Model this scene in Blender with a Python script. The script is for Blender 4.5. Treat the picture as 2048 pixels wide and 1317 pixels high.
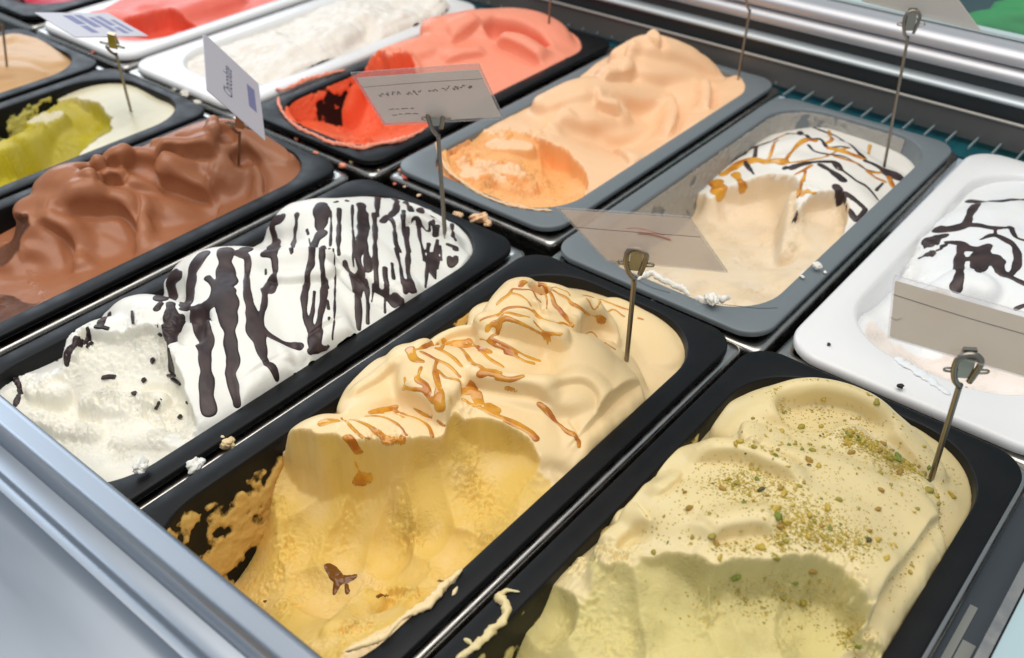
import bpy, bmesh, math, random
import numpy as np
from mathutils import Vector, Matrix

MM = 0.001
for o in list(bpy.data.objects):
    bpy.data.objects.remove(o)
scene = bpy.context.scene
COL = scene.collection

# ------------------------------------------------------------------ camera, light, exposure
cam_d = bpy.data.cameras.new("camera")
cam = bpy.data.objects.new("camera", cam_d)
COL.objects.link(cam)
_p, _r, _y = math.radians(36.9), math.radians(-0.3), math.radians(-39.7)
_fw = Vector((math.sin(_y) * math.cos(_p), math.cos(_y) * math.cos(_p), -math.sin(_p)))
_ri = Vector((math.cos(_y), -math.sin(_y), 0))
_up = _ri.cross(_fw)
_r2 = _ri * math.cos(_r) + _up * math.sin(_r)
_u2 = -_ri * math.sin(_r) + _up * math.cos(_r)
cam.matrix_world = Matrix((( _r2.x, _u2.x, -_fw.x, 0), (_r2.y, _u2.y, -_fw.y, 0),
                           (_r2.z, _u2.z, -_fw.z, 0.374), (0, 0, 0, 1)))
cam_d.sensor_width = 36.0
cam_d.lens = 36.0 * 1980 / 2048
cam_d.clip_start = 0.01
cam_d.clip_end = 60
cam_d.dof.use_dof = True
cam_d.dof.focus_distance = 0.555
cam_d.dof.aperture_fstop = 9.0
scene.camera = cam

w = bpy.data.worlds.new("World")
scene.world = w
w.use_nodes = True
wn = w.node_tree
bg = wn.nodes["Background"]
bg.inputs[0].default_value = (0.78, 0.89, 1.0, 1)
bg.inputs[1].default_value = 0.41

def area(name, loc, target, sx, sy, power, color):
    d = bpy.data.lights.new(name, 'AREA')
    d.shape = 'RECTANGLE'
    d.size, d.size_y, d.energy, d.color = sx, sy, power, color
    o = bpy.data.objects.new(name, d)
    o.location = loc
    o.rotation_euler = (Vector(target) - Vector(loc)).to_track_quat('-Z', 'Y').to_euler()
    COL.objects.link(o)
    return o
area("ceiling_panel", (-0.25, 0.15, 1.75), (-0.33, 0.33, 0), 2.0, 2.0, 34, (1.0, 0.93, 0.84))
area("shop_window_light", (-2.6, 1.3, 1.0), (-0.35, 0.35, 0), 1.4, 1.2, 15, (0.80, 0.90, 1.0))
scene.view_settings.view_transform = 'Standard'
scene.view_settings.look = 'None'
scene.view_settings.exposure = 0.08
scene.view_settings.gamma = 1.0
scene.cycles.max_bounces = 10
scene.cycles.diffuse_bounces = 5
scene.cycles.transparent_max_bounces = 16

# ------------------------------------------------------------------ materials
def mat(name, color, rough=0.5, metal=0.0, spec=0.5, sss=0.0, sss_r=(1, .6, .4), sss_s=0.003, trans=0.0, alpha=1.0, coat=0.0):
    m = bpy.data.materials.new(name)
    m.use_nodes = True
    b = m.node_tree.nodes["Principled BSDF"]
    b.inputs["Base Color"].default_value = (*color, 1)
    b.inputs["Roughness"].default_value = rough
    b.inputs["Metallic"].default_value = metal
    b.inputs["Specular IOR Level"].default_value = spec
    b.inputs["Subsurface Weight"].default_value = sss
    b.inputs["Subsurface Radius"].default_value = sss_r
    b.inputs["Subsurface Scale"].default_value = sss_s
    b.inputs["Transmission Weight"].default_value = trans
    b.inputs["Alpha"].default_value = alpha
    b.inputs["Coat Weight"].default_value = coat
    b.inputs["Coat Roughness"].default_value = 0.15
    return m

def N(m, t, **kw):
    n = m.node_tree.nodes.new(t)
    for k, v in kw.items():
        setattr(n, k, v)
    return n

def add_bump(m, scale, strength, dist=0.0004, detail=5, rough=0.6, stretch=None, extra=None):
    nt = m.node_tree
    b = nt.nodes["Principled BSDF"]
    tc = N(m, 'ShaderNodeNewGeometry')
    src = tc.outputs['Position']
    if stretch:
        mp = N(m, 'ShaderNodeMapping')
        mp.inputs['Scale'].default_value = stretch
        nt.links.new(src, mp.inputs[0])
        src = mp.outputs[0]
    nz = N(m, 'ShaderNodeTexNoise')
    nz.inputs['Scale'].default_value = scale
    nz.inputs['Detail'].default_value = detail
    nz.inputs['Roughness'].default_value = rough
    nt.links.new(src, nz.inputs['Vector'])
    bp = N(m, 'ShaderNodeBump')
    bp.inputs['Strength'].default_value = strength
    bp.inputs['Distance'].default_value = dist
    nt.links.new(nz.outputs['Fac'], bp.inputs['Height'])
    old = b.inputs['Normal'].links[0].from_socket if b.inputs['Normal'].links else None
    if old:
        nt.links.new(old, bp.inputs['Normal'])
    nt.links.new(bp.outputs[0], b.inputs['Normal'])
    return nz

def vary_color(m, c1, c2, scale, lo=0.35, hi=0.65, detail=4, attr=None, stretch=None):
    """base colour wanders between two real colours of the stuff; attr: mesh attribute that picks c2"""
    nt = m.node_tree
    b = nt.nodes["Principled BSDF"]
    rp = N(m, 'ShaderNodeValToRGB')
    rp.color_ramp.elements[0].position = lo
    rp.color_ramp.elements[0].color = (*c1, 1)
    rp.color_ramp.elements[1].position = hi
    rp.color_ramp.elements[1].color = (*c2, 1)
    if attr:
        a = N(m, 'ShaderNodeAttribute')
        a.attribute_name = attr
        nt.links.new(a.outputs['Fac'], rp.inputs[0])
    else:
        g = N(m, 'ShaderNodeNewGeometry')
        src = g.outputs['Position']
        if stretch:
            mp = N(m, 'ShaderNodeMapping')
            mp.inputs['Scale'].default_value = stretch
            nt.links.new(src, mp.inputs[0])
            src = mp.outputs[0]
        nz = N(m, 'ShaderNodeTexNoise')
        nz.inputs['Scale'].default_value = scale
        nz.inputs['Detail'].default_value = detail
        nt.links.new(src, nz.inputs['Vector'])
        nt.links.new(nz.outputs['Fac'], rp.inputs[0])
    nt.links.new(rp.outputs[0], b.inputs['Base Color'])
    return rp

def vary_rough(m, lo, hi, scale, stretch=None):
    nt = m.node_tree
    b = nt.nodes["Principled BSDF"]
    g = N(m, 'ShaderNodeNewGeometry')
    src = g.outputs['Position']
    if stretch:
        mp = N(m, 'ShaderNodeMapping')
        mp.inputs['Scale'].default_value = stretch
        nt.links.new(src, mp.inputs[0])
        src = mp.outputs[0]
    nz = N(m, 'ShaderNodeTexNoise')
    nz.inputs['Scale'].default_value = scale
    nz.inputs['Detail'].default_value = 5
    nt.links.new(src, nz.inputs['Vector'])
    mr = N(m, 'ShaderNodeMapRange')
    mr.inputs[1].default_value, mr.inputs[2].default_value = 0.3, 0.7
    mr.inputs[3].default_value, mr.inputs[4].default_value = lo, hi
    nt.links.new(nz.outputs['Fac'], mr.inputs[0])
    nt.links.new(mr.outputs[0], b.inputs['Roughness'])

M = {}
M['black'] = mat('black_plastic', (0.006, 0.0065, 0.0075), 0.48, spec=0.22)
add_bump(M['black'], 900, 0.12, 0.0002)
vary_rough(M['black'], 0.34, 0.52, 60)
M['grey'] = mat('grey_plastic', (0.16, 0.185, 0.20), 0.42)
add_bump(M['grey'], 700, 0.1, 0.0002)
vary_rough(M['grey'], 0.36, 0.5, 50)
M['clear_grey'] = M['grey']
M['white'] = mat('white_plastic', (0.80, 0.80, 0.80), 0.28, sss=0.1, sss_s=0.002)
M['steel'] = mat('brushed_steel', (0.50, 0.48, 0.45), 0.26, 1.0)
vary_rough(M['steel'], 0.2, 0.36, 90)
M['alu'] = mat('anodised_aluminium', (0.40, 0.435, 0.485), 0.32, 1.0)
vary_rough(M['alu'], 0.34, 0.48, 45, stretch=(0.12, 1, 1))

M['pin'] = mat('dull_steel_wire', (0.30, 0.27, 0.23), 0.34, 1.0)
add_bump(M['pin'], 1500, 0.2, 0.0002)
M['clip'] = mat('nickel_clip', (0.42, 0.38, 0.30), 0.25, 1.0)
M['satin'] = mat('satin_aluminium', (0.60, 0.60, 0.63), 0.46, 0.9)
vary_rough(M['satin'], 0.4, 0.54, 14, stretch=(0.1, 1, 1))
M['pale_bar'] = mat('pale_metal_bar', (0.66, 0.72, 0.75), 0.5, 0.6)
M['lip'] = mat('dull_metal_lip', (0.40, 0.38, 0.35), 0.5, 0.7)
M['dark'] = mat('dark_liner', (0.022, 0.030, 0.036), 0.5)
M['dark_steel'] = mat('dark_steel_panel', (0.15, 0.145, 0.14), 0.42, 0.25)
vary_rough(M['dark_steel'], 0.3, 0.46, 25, stretch=(0.2, 1, 1))
M['teal'] = mat('teal_coated_metal', (0.010, 0.095, 0.125), 0.4)
M['slat'] = mat('grille_bar', (0.34, 0.42, 0.44), 0.35, 0.3)

# ------------------------------------------------------------------ scene helpers
def mesh_np(name, verts, faces, m=None, smooth=True):
    me = bpy.data.meshes.new(name)
    verts = np.asarray(verts, np.float32).reshape(-1, 3)
    faces = np.asarray(faces, np.int32)
    k = faces.shape[1]
    me.vertices.add(len(verts))
    me.vertices.foreach_set('co', verts.ravel())
    me.loops.add(faces.size)
    me.loops.foreach_set('vertex_index', faces.ravel())
    me.polygons.add(len(faces))
    me.polygons.foreach_set('loop_start', np.arange(0, faces.size, k, dtype=np.int32))
    me.polygons.foreach_set('use_smooth', np.full(len(faces), smooth))
    me.update(calc_edges=True)
    if m:
        me.materials.append(m)
    return me

def obj(name, me, parent=None, label=None, cat=None, group=None, kind=None, loc=None):
    o = bpy.data.objects.new(name, me)
    COL.objects.link(o)
    if parent is not None:
        o.parent = parent
    if loc is not None:
        o.location = loc
    for k, v in (('label', label), ('category', cat), ('group', group), ('kind', kind)):
        if v:
            o[k] = v
    return o

def thing(name, label, cat, loc, group=None):
    o = bpy.data.objects.new(name, None)
    o.empty_display_size = 0.02
    COL.objects.link(o)
    o.location = Vector(loc) * MM
    o['label'], o['category'] = label, cat
    if group:
        o['group'] = group
    return o

def local(verts, parent):
    """world mm -> metres relative to the parent thing"""
    v = np.asarray(verts, float).reshape(-1, 3) * MM
    if parent is not None:
        v = v - np.array(parent.location)
    return v

def part(name, verts, faces, m, parent, smooth=True, **kw):
    me = mesh_np(name, local(verts, parent), faces, m, smooth) if len(faces) and len(set(map(len, faces))) == 1 else None
    if me is None:
        me = bpy.data.meshes.new(name)
        me.from_pydata([tuple(v) for v in local(verts, parent)], [], [tuple(f) for f in faces])
        me.materials.append(m)
        for p in me.polygons:
            p.use_smooth = smooth
    return obj(name, me, parent, **kw)

def single(name, verts, faces, m, base, label, cat, group=None, kind=None, smooth=True):
    """a thing that is one mesh; base = its origin in mm"""
    b = np.array(base, float)
    v = (np.asarray(verts, float).reshape(-1, 3) - b) * MM
    if len(set(map(len, faces))) == 1:
        me = mesh_np(name, v, faces, m, smooth)
    else:
        me = bpy.data.meshes.new(name)
        me.from_pydata([tuple(x) for x in v], [], [tuple(f) for f in faces])
        me.materials.append(m)
        for p in me.polygons:
            p.use_smooth = smooth
    return obj(name, me, None, label, cat, group, kind, loc=tuple(b * MM))

def auto_smooth(o, deg=40):
    me = o.data
    bm = bmesh.new()
    bm.from_mesh(me)
    lim = math.radians(deg)
    for e in bm.edges:
        if len(e.link_faces) == 2 and e.calc_face_angle(0) > lim:
            e.smooth = False
    bm.to_mesh(me)
    bm.free()

def rrect(x0, x1, y0, y1, r, n=10):
    pts = []
    for cx, cy, a0 in ((x1 - r, y1 - r, 0), (x0 + r, y1 - r, 90), (x0 + r, y0 + r, 180), (x1 - r, y0 + r, 270)):
        for i in range(n + 1):
            a = math.radians(a0 + 90 * i / n)
            pts.append((cx + r * math.cos(a), cy + r * math.sin(a)))
    return pts

def loft(rings, close_first=False, close_last=False):
    """rings: lists of 3D points of equal length, closed loops"""
    n = len(rings[0])
    v = [p for r in rings for p in r]
    f = []
    for k in range(len(rings) - 1):
        for i in range(n):
            j = (i + 1) % n
            f.append((k * n + i, k * n + j, (k + 1) * n + j, (k + 1) * n + i))
    if close_first:
        f.append(tuple(reversed(range(n))))
    if close_last:
        f.append(tuple((len(rings) - 1) * n + i for i in range(n)))
    return v, f

def tri_fill(v, f):
    """fan-fill n-gons to quads-free tuples (keeps plain lists usable)"""
    return v, f

def tube_pts(path, r, n=10, cap=True, flat=None):
    """sweep a circle along a 3D polyline; r scalar or list"""
    P = np.asarray(path, float)
    k = len(P)
    R = np.full(k, r, float) if np.isscalar(r) else np.asarray(r, float)
    T = np.gradient(P, axis=0)
    T /= np.linalg.norm(T, axis=1)[:, None] + 1e-12
    up = np.array([0.31, 0.17, 0.93])
    a = np.cross(T[0], up)
    a /= np.linalg.norm(a)
    rings = []
    for i in range(k):
        a = a - T[i] * (a @ T[i])
        a /= np.linalg.norm(a) + 1e-12
        b = np.cross(T[i], a)
        rings.append([P[i] + R[i] * (math.cos(t) * a + math.sin(t) * b) for t in np.linspace(0, 2 * math.pi, n, endpoint=False)])
    return loft(rings, cap, cap)

def catmull(P, step=2.0):
    P = np.asarray(P, float)
    if len(P) < 2:
        return P
    Q = np.vstack([2 * P[0] - P[1], P, 2 * P[-1] - P[-2]])
    out = []
    for i in range(1, len(Q) - 2):
        p0, p1, p2, p3 = Q[i - 1], Q[i], Q[i + 1], Q[i + 2]
        n = max(2, int(np.linalg.norm((p2 - p1)[:3]) / step))
        t = np.linspace(0, 1, n, endpoint=False)[:, None]
        out.append(0.5 * (2 * p1 + (p2 - p0) * t + (2 * p0 - 5 * p1 + 4 * p2 - p3) * t ** 2 + (3 * p1 - p0 - 3 * p2 + p3) * t ** 3))
    out.append(P[-1:])
    return np.vstack(out)

def box(x0, x1, y0, y1, z0, z1):
    v = [(x0, y0, z0), (x1, y0, z0), (x1, y1, z0), (x0, y1, z0), (x0, y0, z1), (x1, y0, z1), (x1, y1, z1), (x0, y1, z1)]
    f = [(0, 3, 2, 1), (4, 5, 6, 7), (0, 1, 5, 4), (1, 2, 6, 5), (2, 3, 7, 6), (3, 0, 4, 7)]
    return v, f

def extrude_profile(prof, x0, x1):
    """closed (y,z) profile swept along x"""
    n = len(prof)
    v = [(x0, y, z) for y, z in prof] + [(x1, y, z) for y, z in prof]
    f = [(i, (i + 1) % n, n + (i + 1) % n, n + i) for i in range(n)]
    f += [tuple(reversed(range(n))), tuple(range(n, 2 * n))]
    return v, f

# ------------------------------------------------------------------ ice cream sculpting (plain numpy, millimetres)
def vnoise(x, y, seed):
    rs = np.random.RandomState(seed)
    T = rs.rand(256, 256).astype(np.float32)
    xi, yi = np.floor(x).astype(int), np.floor(y).astype(int)
    fx, fy = x - xi, y - yi
    fx, fy = fx * fx * fx * (fx * (fx * 6 - 15) + 10), fy * fy * fy * (fy * (fy * 6 - 15) + 10)
    g = lambda a, b: T[a % 256, b % 256]
    return (g(xi, yi) * (1 - fx) + g(xi + 1, yi) * fx) * (1 - fy) + (g(xi, yi + 1) * (1 - fx) + g(xi + 1, yi + 1) * fx) * fy - 0.5

def fbm(x, y, scale, octv, seed, gain=0.5):
    r, a, s = 0.0, 1.0, scale
    for i in range(octv):
        c, sn = math.cos(i * 1.1), math.sin(i * 1.1)
        r = r + a * vnoise((x * c - y * sn) / s + 50, (x * sn + y * c) / s + 50, seed + i)
        a *= gain
        s *= 0.5
    return r

def rbf(pts, X, Y, c=6.0):
    p = np.asarray(pts, float)
    k = lambda dx, dy: np.sqrt(dx * dx + dy * dy + c * c)
    n = len(p)
    A = np.zeros((n + 3, n + 3))
    A[:n, :n] = k(p[:, 0][:, None] - p[:, 0], p[:, 1][:, None] - p[:, 1])
    A[:n, n], A[:n, n + 1], A[:n, n + 2] = 1, p[:, 0] / 100, p[:, 1] / 100
    A[n:, :n] = A[:n, n:].T
    b = np.concatenate([p[:, 2], np.zeros(3)])
    A[:n, :n] -= np.eye(n) * 0.5
    w_ = np.linalg.lstsq(A, b, rcond=None)[0]
    H = w_[n] + w_[n + 1] * X / 100 + w_[n + 2] * Y / 100
    for i in range(n):
        H = H + w_[i] * k(X - p[i, 0], Y - p[i, 1])
    return H

def blur(H, sig):
    if sig < 0.3:
        return H
    r = int(3 * sig) + 1
    k = np.exp(-0.5 * (np.arange(-r, r + 1) / sig) ** 2)
    k /= k.sum()
    for ax in (0, 1):
        P = np.pad(H, [(r, r) if a == ax else (0, 0) for a in (0, 1)], mode='edge')
        n = H.shape[ax]
        H = sum(k[i] * (P[i:i + n] if ax == 0 else P[:, i:i + n]) for i in range(2 * r + 1))
    return H

def smax(a, b, k):
    h = np.clip(0.5 + 0.5 * (a - b) / k, 0, 1)
    return b * (1 - h) + a * h + k * h * (1 - h)

def seg_pass(H, X, Y, spine, sign, fl, k):
    x0, y0 = X[0, 0], Y[0, 0]
    res = X[0, 1] - x0
    ny, nx = X.shape
    D = catmull(spine, 2.0)
    B = np.full(H.shape, -1e3 if sign > 0 else 1e3)
    for x, y, z, r in D:
        R = r * 1.35
        i0, i1 = max(0, int((x - R - x0) / res)), min(nx, int((x + R - x0) / res) + 2)
        j0, j1 = max(0, int((y - R - y0) / res)), min(ny, int((y + R - y0) / res) + 2)
        if i0 >= i1 or j0 >= j1:
            continue
        q = ((X[j0:j1, i0:i1] - x) ** 2 + (Y[j0:j1, i0:i1] - y) ** 2) / (r * r)
        drop = np.where(q < 0.96, 1 - np.sqrt(np.clip(1 - q, 0, 1)), 0.8 + (np.sqrt(q) - 0.98) * 5.0) * r * fl
        if sign > 0:
            B[j0:j1, i0:i1] = np.maximum(B[j0:j1, i0:i1], z - drop)
        else:
            B[j0:j1, i0:i1] = np.minimum(B[j0:j1, i0:i1], z + drop)
    if sign > 0:
        return smax(H, B, k) if k > 0 else np.maximum(H, B)
    return np.minimum(H, B)

def inside_dist(poly, X, Y):
    """signed distance to a polygon, positive outside"""
    P = np.asarray(poly, float)
    d = np.full(X.shape, 1e9)
    ins = np.zeros(X.shape, bool)
    n = len(P)
    for i in range(n):
        ax, ay = P[i]
        bx, by = P[(i + 1) % n]
        ex, ey = bx - ax, by - ay
        t = np.clip(((X - ax) * ex + (Y - ay) * ey) / (ex * ex + ey * ey + 1e-9), 0, 1)
        d = np.minimum(d, (X - ax - t * ex) ** 2 + (Y - ay - t * ey) ** 2)
        c = ((ay > Y) != (by > Y)) & (X < (bx - ax) * (Y - ay) / (by - ay + 1e-12) + ax)
        ins ^= c
    d = np.sqrt(d)
    return np.where(ins, -d, d)

def fold(H, X, Y, f):
    """an overlapping lip along a polyline: f = (points, height, width, dip, dipwidth); the high side lies to the left of travel"""
    P = catmull(np.asarray(f[0], float)[:, :2], 2.0)
    h, wd, dip, dw = f[1:5]
    R = max(wd, 4 * dw) + 3
    x0, y0, res = X[0, 0], Y[0, 0], X[0, 1] - X[0, 0]
    ny, nx = X.shape
    i0, i1 = max(0, int((P[:, 0].min() - R - x0) / res)), min(nx, int((P[:, 0].max() + R - x0) / res) + 2)
    j0, j1 = max(0, int((P[:, 1].min() - R - y0) / res)), min(ny, int((P[:, 1].max() + R - y0) / res) + 2)
    if i0 >= i1 or j0 >= j1:
        return H
    x, y = X[j0:j1, i0:i1], Y[j0:j1, i0:i1]
    x = x + fbm(x, y, 14, 2, 7) * 1.6
    best = np.full(x.shape, 1e9)
    sg = np.zeros(x.shape)
    tt = np.zeros(x.shape)
    n = len(P) - 1
    for i in range(n):
        ax, ay = P[i]
        ex, ey = P[i + 1] - P[i]
        L2 = ex * ex + ey * ey + 1e-9
        t = np.clip(((x - ax) * ex + (y - ay) * ey) / L2, 0, 1)
        dx, dy = x - ax - t * ex, y - ay - t * ey
        q = dx * dx + dy * dy
        m = q < best
        best = np.where(m, q, best)
        sg = np.where(m, np.sign(ex * dy - ey * dx), sg)
        tt = np.where(m, (i + t) / n, tt)
    d = np.sqrt(best)
    taper = np.clip(np.minimum(tt, 1 - tt) / 0.22, 0, 1)
    taper = taper * taper * (3 - 2 * taper)
    u = d / wd
    rise = np.sqrt(np.clip(1 - (1 - np.minimum(u / 0.3, 1)) ** 2, 0, 1))
    fall = np.clip((u - 0.2) / 0.8, 0, 1)
    up = h * rise * (1 - fall * fall * (3 - 2 * fall))
    dn = -dip * np.exp(-d / dw)
    H = H.copy()
    H[j0:j1, i0:i1] += np.where(sg > 0, up, dn) * taper
    return H

def rr_dist(o, X, Y):
    """signed distance to the rounded opening, positive inside"""
    x0, x1, y0, y1, r = o
    qx = np.abs(X - (x0 + x1) / 2) - (x1 - x0) / 2 + r
    qy = np.abs(Y - (y0 + y1) / 2) - (y1 - y0) / 2 + r
    return -(np.sqrt(np.maximum(qx, 0) ** 2 + np.maximum(qy, 0) ** 2) + np.minimum(np.maximum(qx, qy), 0) - r)

def sculpt(d):
    x0, x1, y0, y1, rc = d['open']
    res = d.get('res', 0.8)
    xs = np.arange(x0 - 1, x1 + 1 + res, res)
    ys = np.arange(y0 - 1, y1 + 1 + res, res)
    X, Y = np.meshgrid(xs, ys)
    sd = d.get('seed', 1)
    wx = X + fbm(X, Y, 45, 2, sd + 50) * d.get('warp', 4)
    wy = Y + fbm(X, Y, 45, 2, sd + 60) * d.get('warp', 4)
    H = rbf(d['base'], X, Y)
    for t in d.get('tubes', []):
        fl, k = (t[1], t[2]) if len(t) > 1 else (0.8, 0)
        H = seg_pass(H, wx, wy, t[0], 1, fl, k) if False else seg_pass(H, X, Y, t[0], 1, fl, k)
    for f in d.get('folds0', []):
        H = fold(H, X, Y, f)
    for t in d.get('dents', []):
        fl = t[1] if len(t) > 1 else 0.6
        H = seg_pass(H, X, Y, t[0], -1, fl, 0)
    H = blur(H, d.get('soft', 1.6) / res)
    for f in d.get('folds', []):
        H = fold(H, X, Y, f)
    H = blur(H, 0.45 / res)
    H = H + fbm(X, Y, 38, 3, sd) * d.get('lump', 2.0) + fbm(X, Y, 7, 3, sd + 9) * d.get('grain', 0.25)
    st = d.get('stria')
    if st:
        a, lam, amp = st
        u = X * math.cos(a) + Y * math.sin(a) + fbm(X, Y, 40, 2, sd + 71) * 14
        m = np.clip(fbm(X, Y, 35, 2, sd + 72) * 3 + 0.3, 0, 1)
        H = H + amp * m * fbm(u / lam, u * 0 + fbm(X, Y, 60, 1, sd + 73) * 2, 1.0, 3, sd + 74)
    E = rr_dist(d['open'], X, Y)
    ER, ez, ek = d.get('edge', (10, -4, 1.6))
    rim_n = fbm(X, Y, 16, 3, sd + 20) * d.get('rimn', 3.0)
    e = np.clip(E + rim_n * 0.6 + 0.6, 0, ER)
    cap = ez + rim_n * 0.5 + ek * np.sqrt(np.maximum(ER * ER - (ER - e) ** 2, 0)) + np.where(E > ER, (E - ER) * 6, 0)
    H = -smax(-H, -cap, 3.0)
    cut = np.zeros(H.shape)
    H0 = H.copy()
    for c in d.get('cuts', []):
        D = inside_dist(c['poly'], X + fbm(X, Y, 9, 3, sd + 31) * c.get('ragged', 2.5), Y + fbm(X, Y, 9, 3, sd + 32) * c.get('ragged', 2.5))
        F0 = dict(X=X, Y=Y, H=H0, res=res)
        ep = [(a, b, float(height_at(F0, a, b)) + c.get('eup', 0.3)) for a, b in c.get('edge', [])]
        S = rbf(list(c['pts']) + ep, X, Y, 4.0)
        for t in c.get('carve', []):
            fl = t[1] if len(t) > 1 else 0.7
            S = seg_pass(S, X, Y, t[0], -1, fl, 0)
        for t in c.get('rcarve', []):
            for sgn, tt in ((-1, t),):
                F1 = dict(X=X, Y=Y, H=S, res=res)
                sp = [(a, b, float(height_at(F1, a, b)) - dp, r) for a, b, dp, r in tt[0]]
                S = seg_pass(S, X, Y, sp, -1, tt[1] if len(tt) > 1 else 0.5, 0)
        for t in c.get('bumps', []):
            fl, k = (t[1], t[2]) if len(t) > 1 else (0.8, 2)
            S = seg_pass(S, X, Y, t[0], 1, fl, k)
        S = blur(S, c.get('soft', 0.7) / res)
        g = c.get('rough', 0.5)
        patch = np.clip(0.35 + fbm(X, Y, 22, 2, sd + 40) * 2.6, 0.04, 1)
        rg = fbm(X, Y, 5.0, 4, sd + 41, 0.62)
        S = S + g * patch * (np.abs(rg) * 3.2 - 0.5) + g * 0.35 * fbm(X, Y, 14, 2, sd + 45)
        S = S + np.where(D > 0, D * c.get('wall', 5.0), 0)
        new = np.minimum(H, S)
        lip = np.exp(-((D - 1.2) / 1.6) ** 2) * c.get('lip', 0.8) * np.clip(0.4 + fbm(X, Y, 6, 3, sd + 43) * 2.4, 0, 1.4)
        inreg = (S < H)
        H = np.where(inreg, new, H + lip)
        cut = np.maximum(cut, inreg * 1.0)
    for t in d.get('late', []):
        fl, k = (t[1], t[2]) if len(t) > 1 else (0.8, 1.5)
        T = seg_pass(np.full(H.shape, -500.0), X, Y, t[0], 1, fl, 0)
        T = T + fbm(X, Y, 5, 3, sd + 47) * 1.6
        H = smax(H, T, k)
    for zx in d.get('torn', []):
        D = np.full(H.shape, 1e9)
        for a, b in zip(zx[0], zx[0][1:] if len(zx[0]) > 1 else zx[0]):
            ex, ey = b[0] - a[0], b[1] - a[1]
            tt = np.clip(((X - a[0]) * ex + (Y - a[1]) * ey) / (ex * ex + ey * ey + 1e-6), 0, 1)
            D = np.minimum(D, (X - a[0] - tt * ex) ** 2 + (Y - a[1] - tt * ey) ** 2)
        m = np.exp(-D / (2 * zx[1] ** 2)) * np.clip(.55 + fbm(X, Y, 11, 2, sd + 81) * 2.2, 0, 1.2)
        n_ = 1 - np.abs(fbm(X, Y, zx[3], 4, sd + 82, .6)) * 3.4
        H = H + m * zx[2] * np.clip(n_, -.6, 1)
    # bulge: crests lean over the creases below them
    Hs = blur(H, 1.6 / res)
    gy, gx = np.gradient(Hs, res)
    rel = np.tanh((Hs - blur(H, 5.0 / res)) / 2.5)
    gl = np.sqrt(gx * gx + gy * gy) + 1e-6
    amt = d.get('lean', 1.3) * np.clip(gl, 0, 2.2) * rel * np.clip(E / 6, 0, 1) * (1 - 0.75 * cut)
    DX, DY = blur(-gx / gl * amt, 1.0 / res), blur(-gy / gl * amt, 1.0 / res)
    mott = np.clip(0.93 + fbm(X, Y, 17, 4, sd + 91) * d.get("mottle", 0.25), 0.5, 1)
    return dict(X=X, Y=Y, H=H, cut=blur(cut * mott, 0.5 / res), E=E, res=res, PX=X + DX, PY=Y + DY)

def height_at(F, x, y):
    X, Y, H, res = F['X'], F['Y'], F['H'], F['res']
    fx = np.clip((np.asarray(x, float) - X[0, 0]) / res, 0, H.shape[1] - 1.001)
    fy = np.clip((np.asarray(y, float) - Y[0, 0]) / res, 0, H.shape[0] - 1.001)
    i, j = fx.astype(int), fy.astype(int)
    a, b = fx - i, fy - j
    return (H[j, i] * (1 - a) + H[j, i + 1] * a) * (1 - b) + (H[j + 1, i] * (1 - a) + H[j + 1, i + 1] * a) * b

def sauce_thickness(F, strokes):
    """strokes: lists of (x,y,w) on the surface; distance measured in 3D so stripes keep their width on steep sides"""
    X, Y, H, res = F['X'], F['Y'], F['H'], F['res']
    T = np.full(H.shape, -9.0)
    ny, nx = H.shape
    wob = fbm(X, Y, 5, 2, 90) * 0.9
    for s in strokes:
        D = catmull(np.asarray(s, float), 0.7)
        Z = height_at(F, D[:, 0], D[:, 1])
        ph = (s[0][0] * 7 + s[0][1] * 3) % 6.28
        L = np.arange(len(D))
        blob = 1 + 0.16 * np.sin(L * 0.13 + ph) + 0.10 * np.sin(L * 0.31 + ph * 2)
        for (x, y, wd), z, bl in zip(D, Z, blob):
            r = 0.5 * wd * bl
            R = r + 1.0
            i0, i1 = max(0, int((x - R - X[0, 0]) / res)), min(nx, int((x + R - X[0, 0]) / res) + 2)
            j0, j1 = max(0, int((y - R - Y[0, 0]) / res)), min(ny, int((y + R - Y[0, 0]) / res) + 2)
            if i0 >= i1 or j0 >= j1:
                continue
            dz = H[j0:j1, i0:i1] - z
            q = (X[j0:j1, i0:i1] - x) ** 2 + (Y[j0:j1, i0:i1] - y) ** 2 + dz * dz
            T[j0:j1, i0:i1] = np.maximum(T[j0:j1, i0:i1], r - np.sqrt(q))
    T = np.where(T > -8, T + wob * 0.35, T)
    return blur(np.maximum(T, -1.6), 0.6) + 0.12

def field_faces(mask):
    """quads of grid cells whose four corners are in the mask, plus vertex remap"""
    ny, nx = mask.shape
    c = mask[:-1, :-1] & mask[1:, :-1] & mask[:-1, 1:] & mask[1:, 1:]
    j, i = np.nonzero(c)
    a = j * nx + i
    Fq = np.stack([a, a + 1, a + nx + 1, a + nx], 1)
    used = np.unique(Fq)
    mp = np.zeros(ny * nx, np.int32)
    mp[used] = np.arange(len(used))
    return mp[Fq], used

def field_normals(F):
    gy, gx = np.gradient(F['H'], F['res'])
    n = np.stack([-gx, -gy, np.ones_like(gx)], -1)
    return n / np.linalg.norm(n, axis=-1, keepdims=True)

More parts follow.
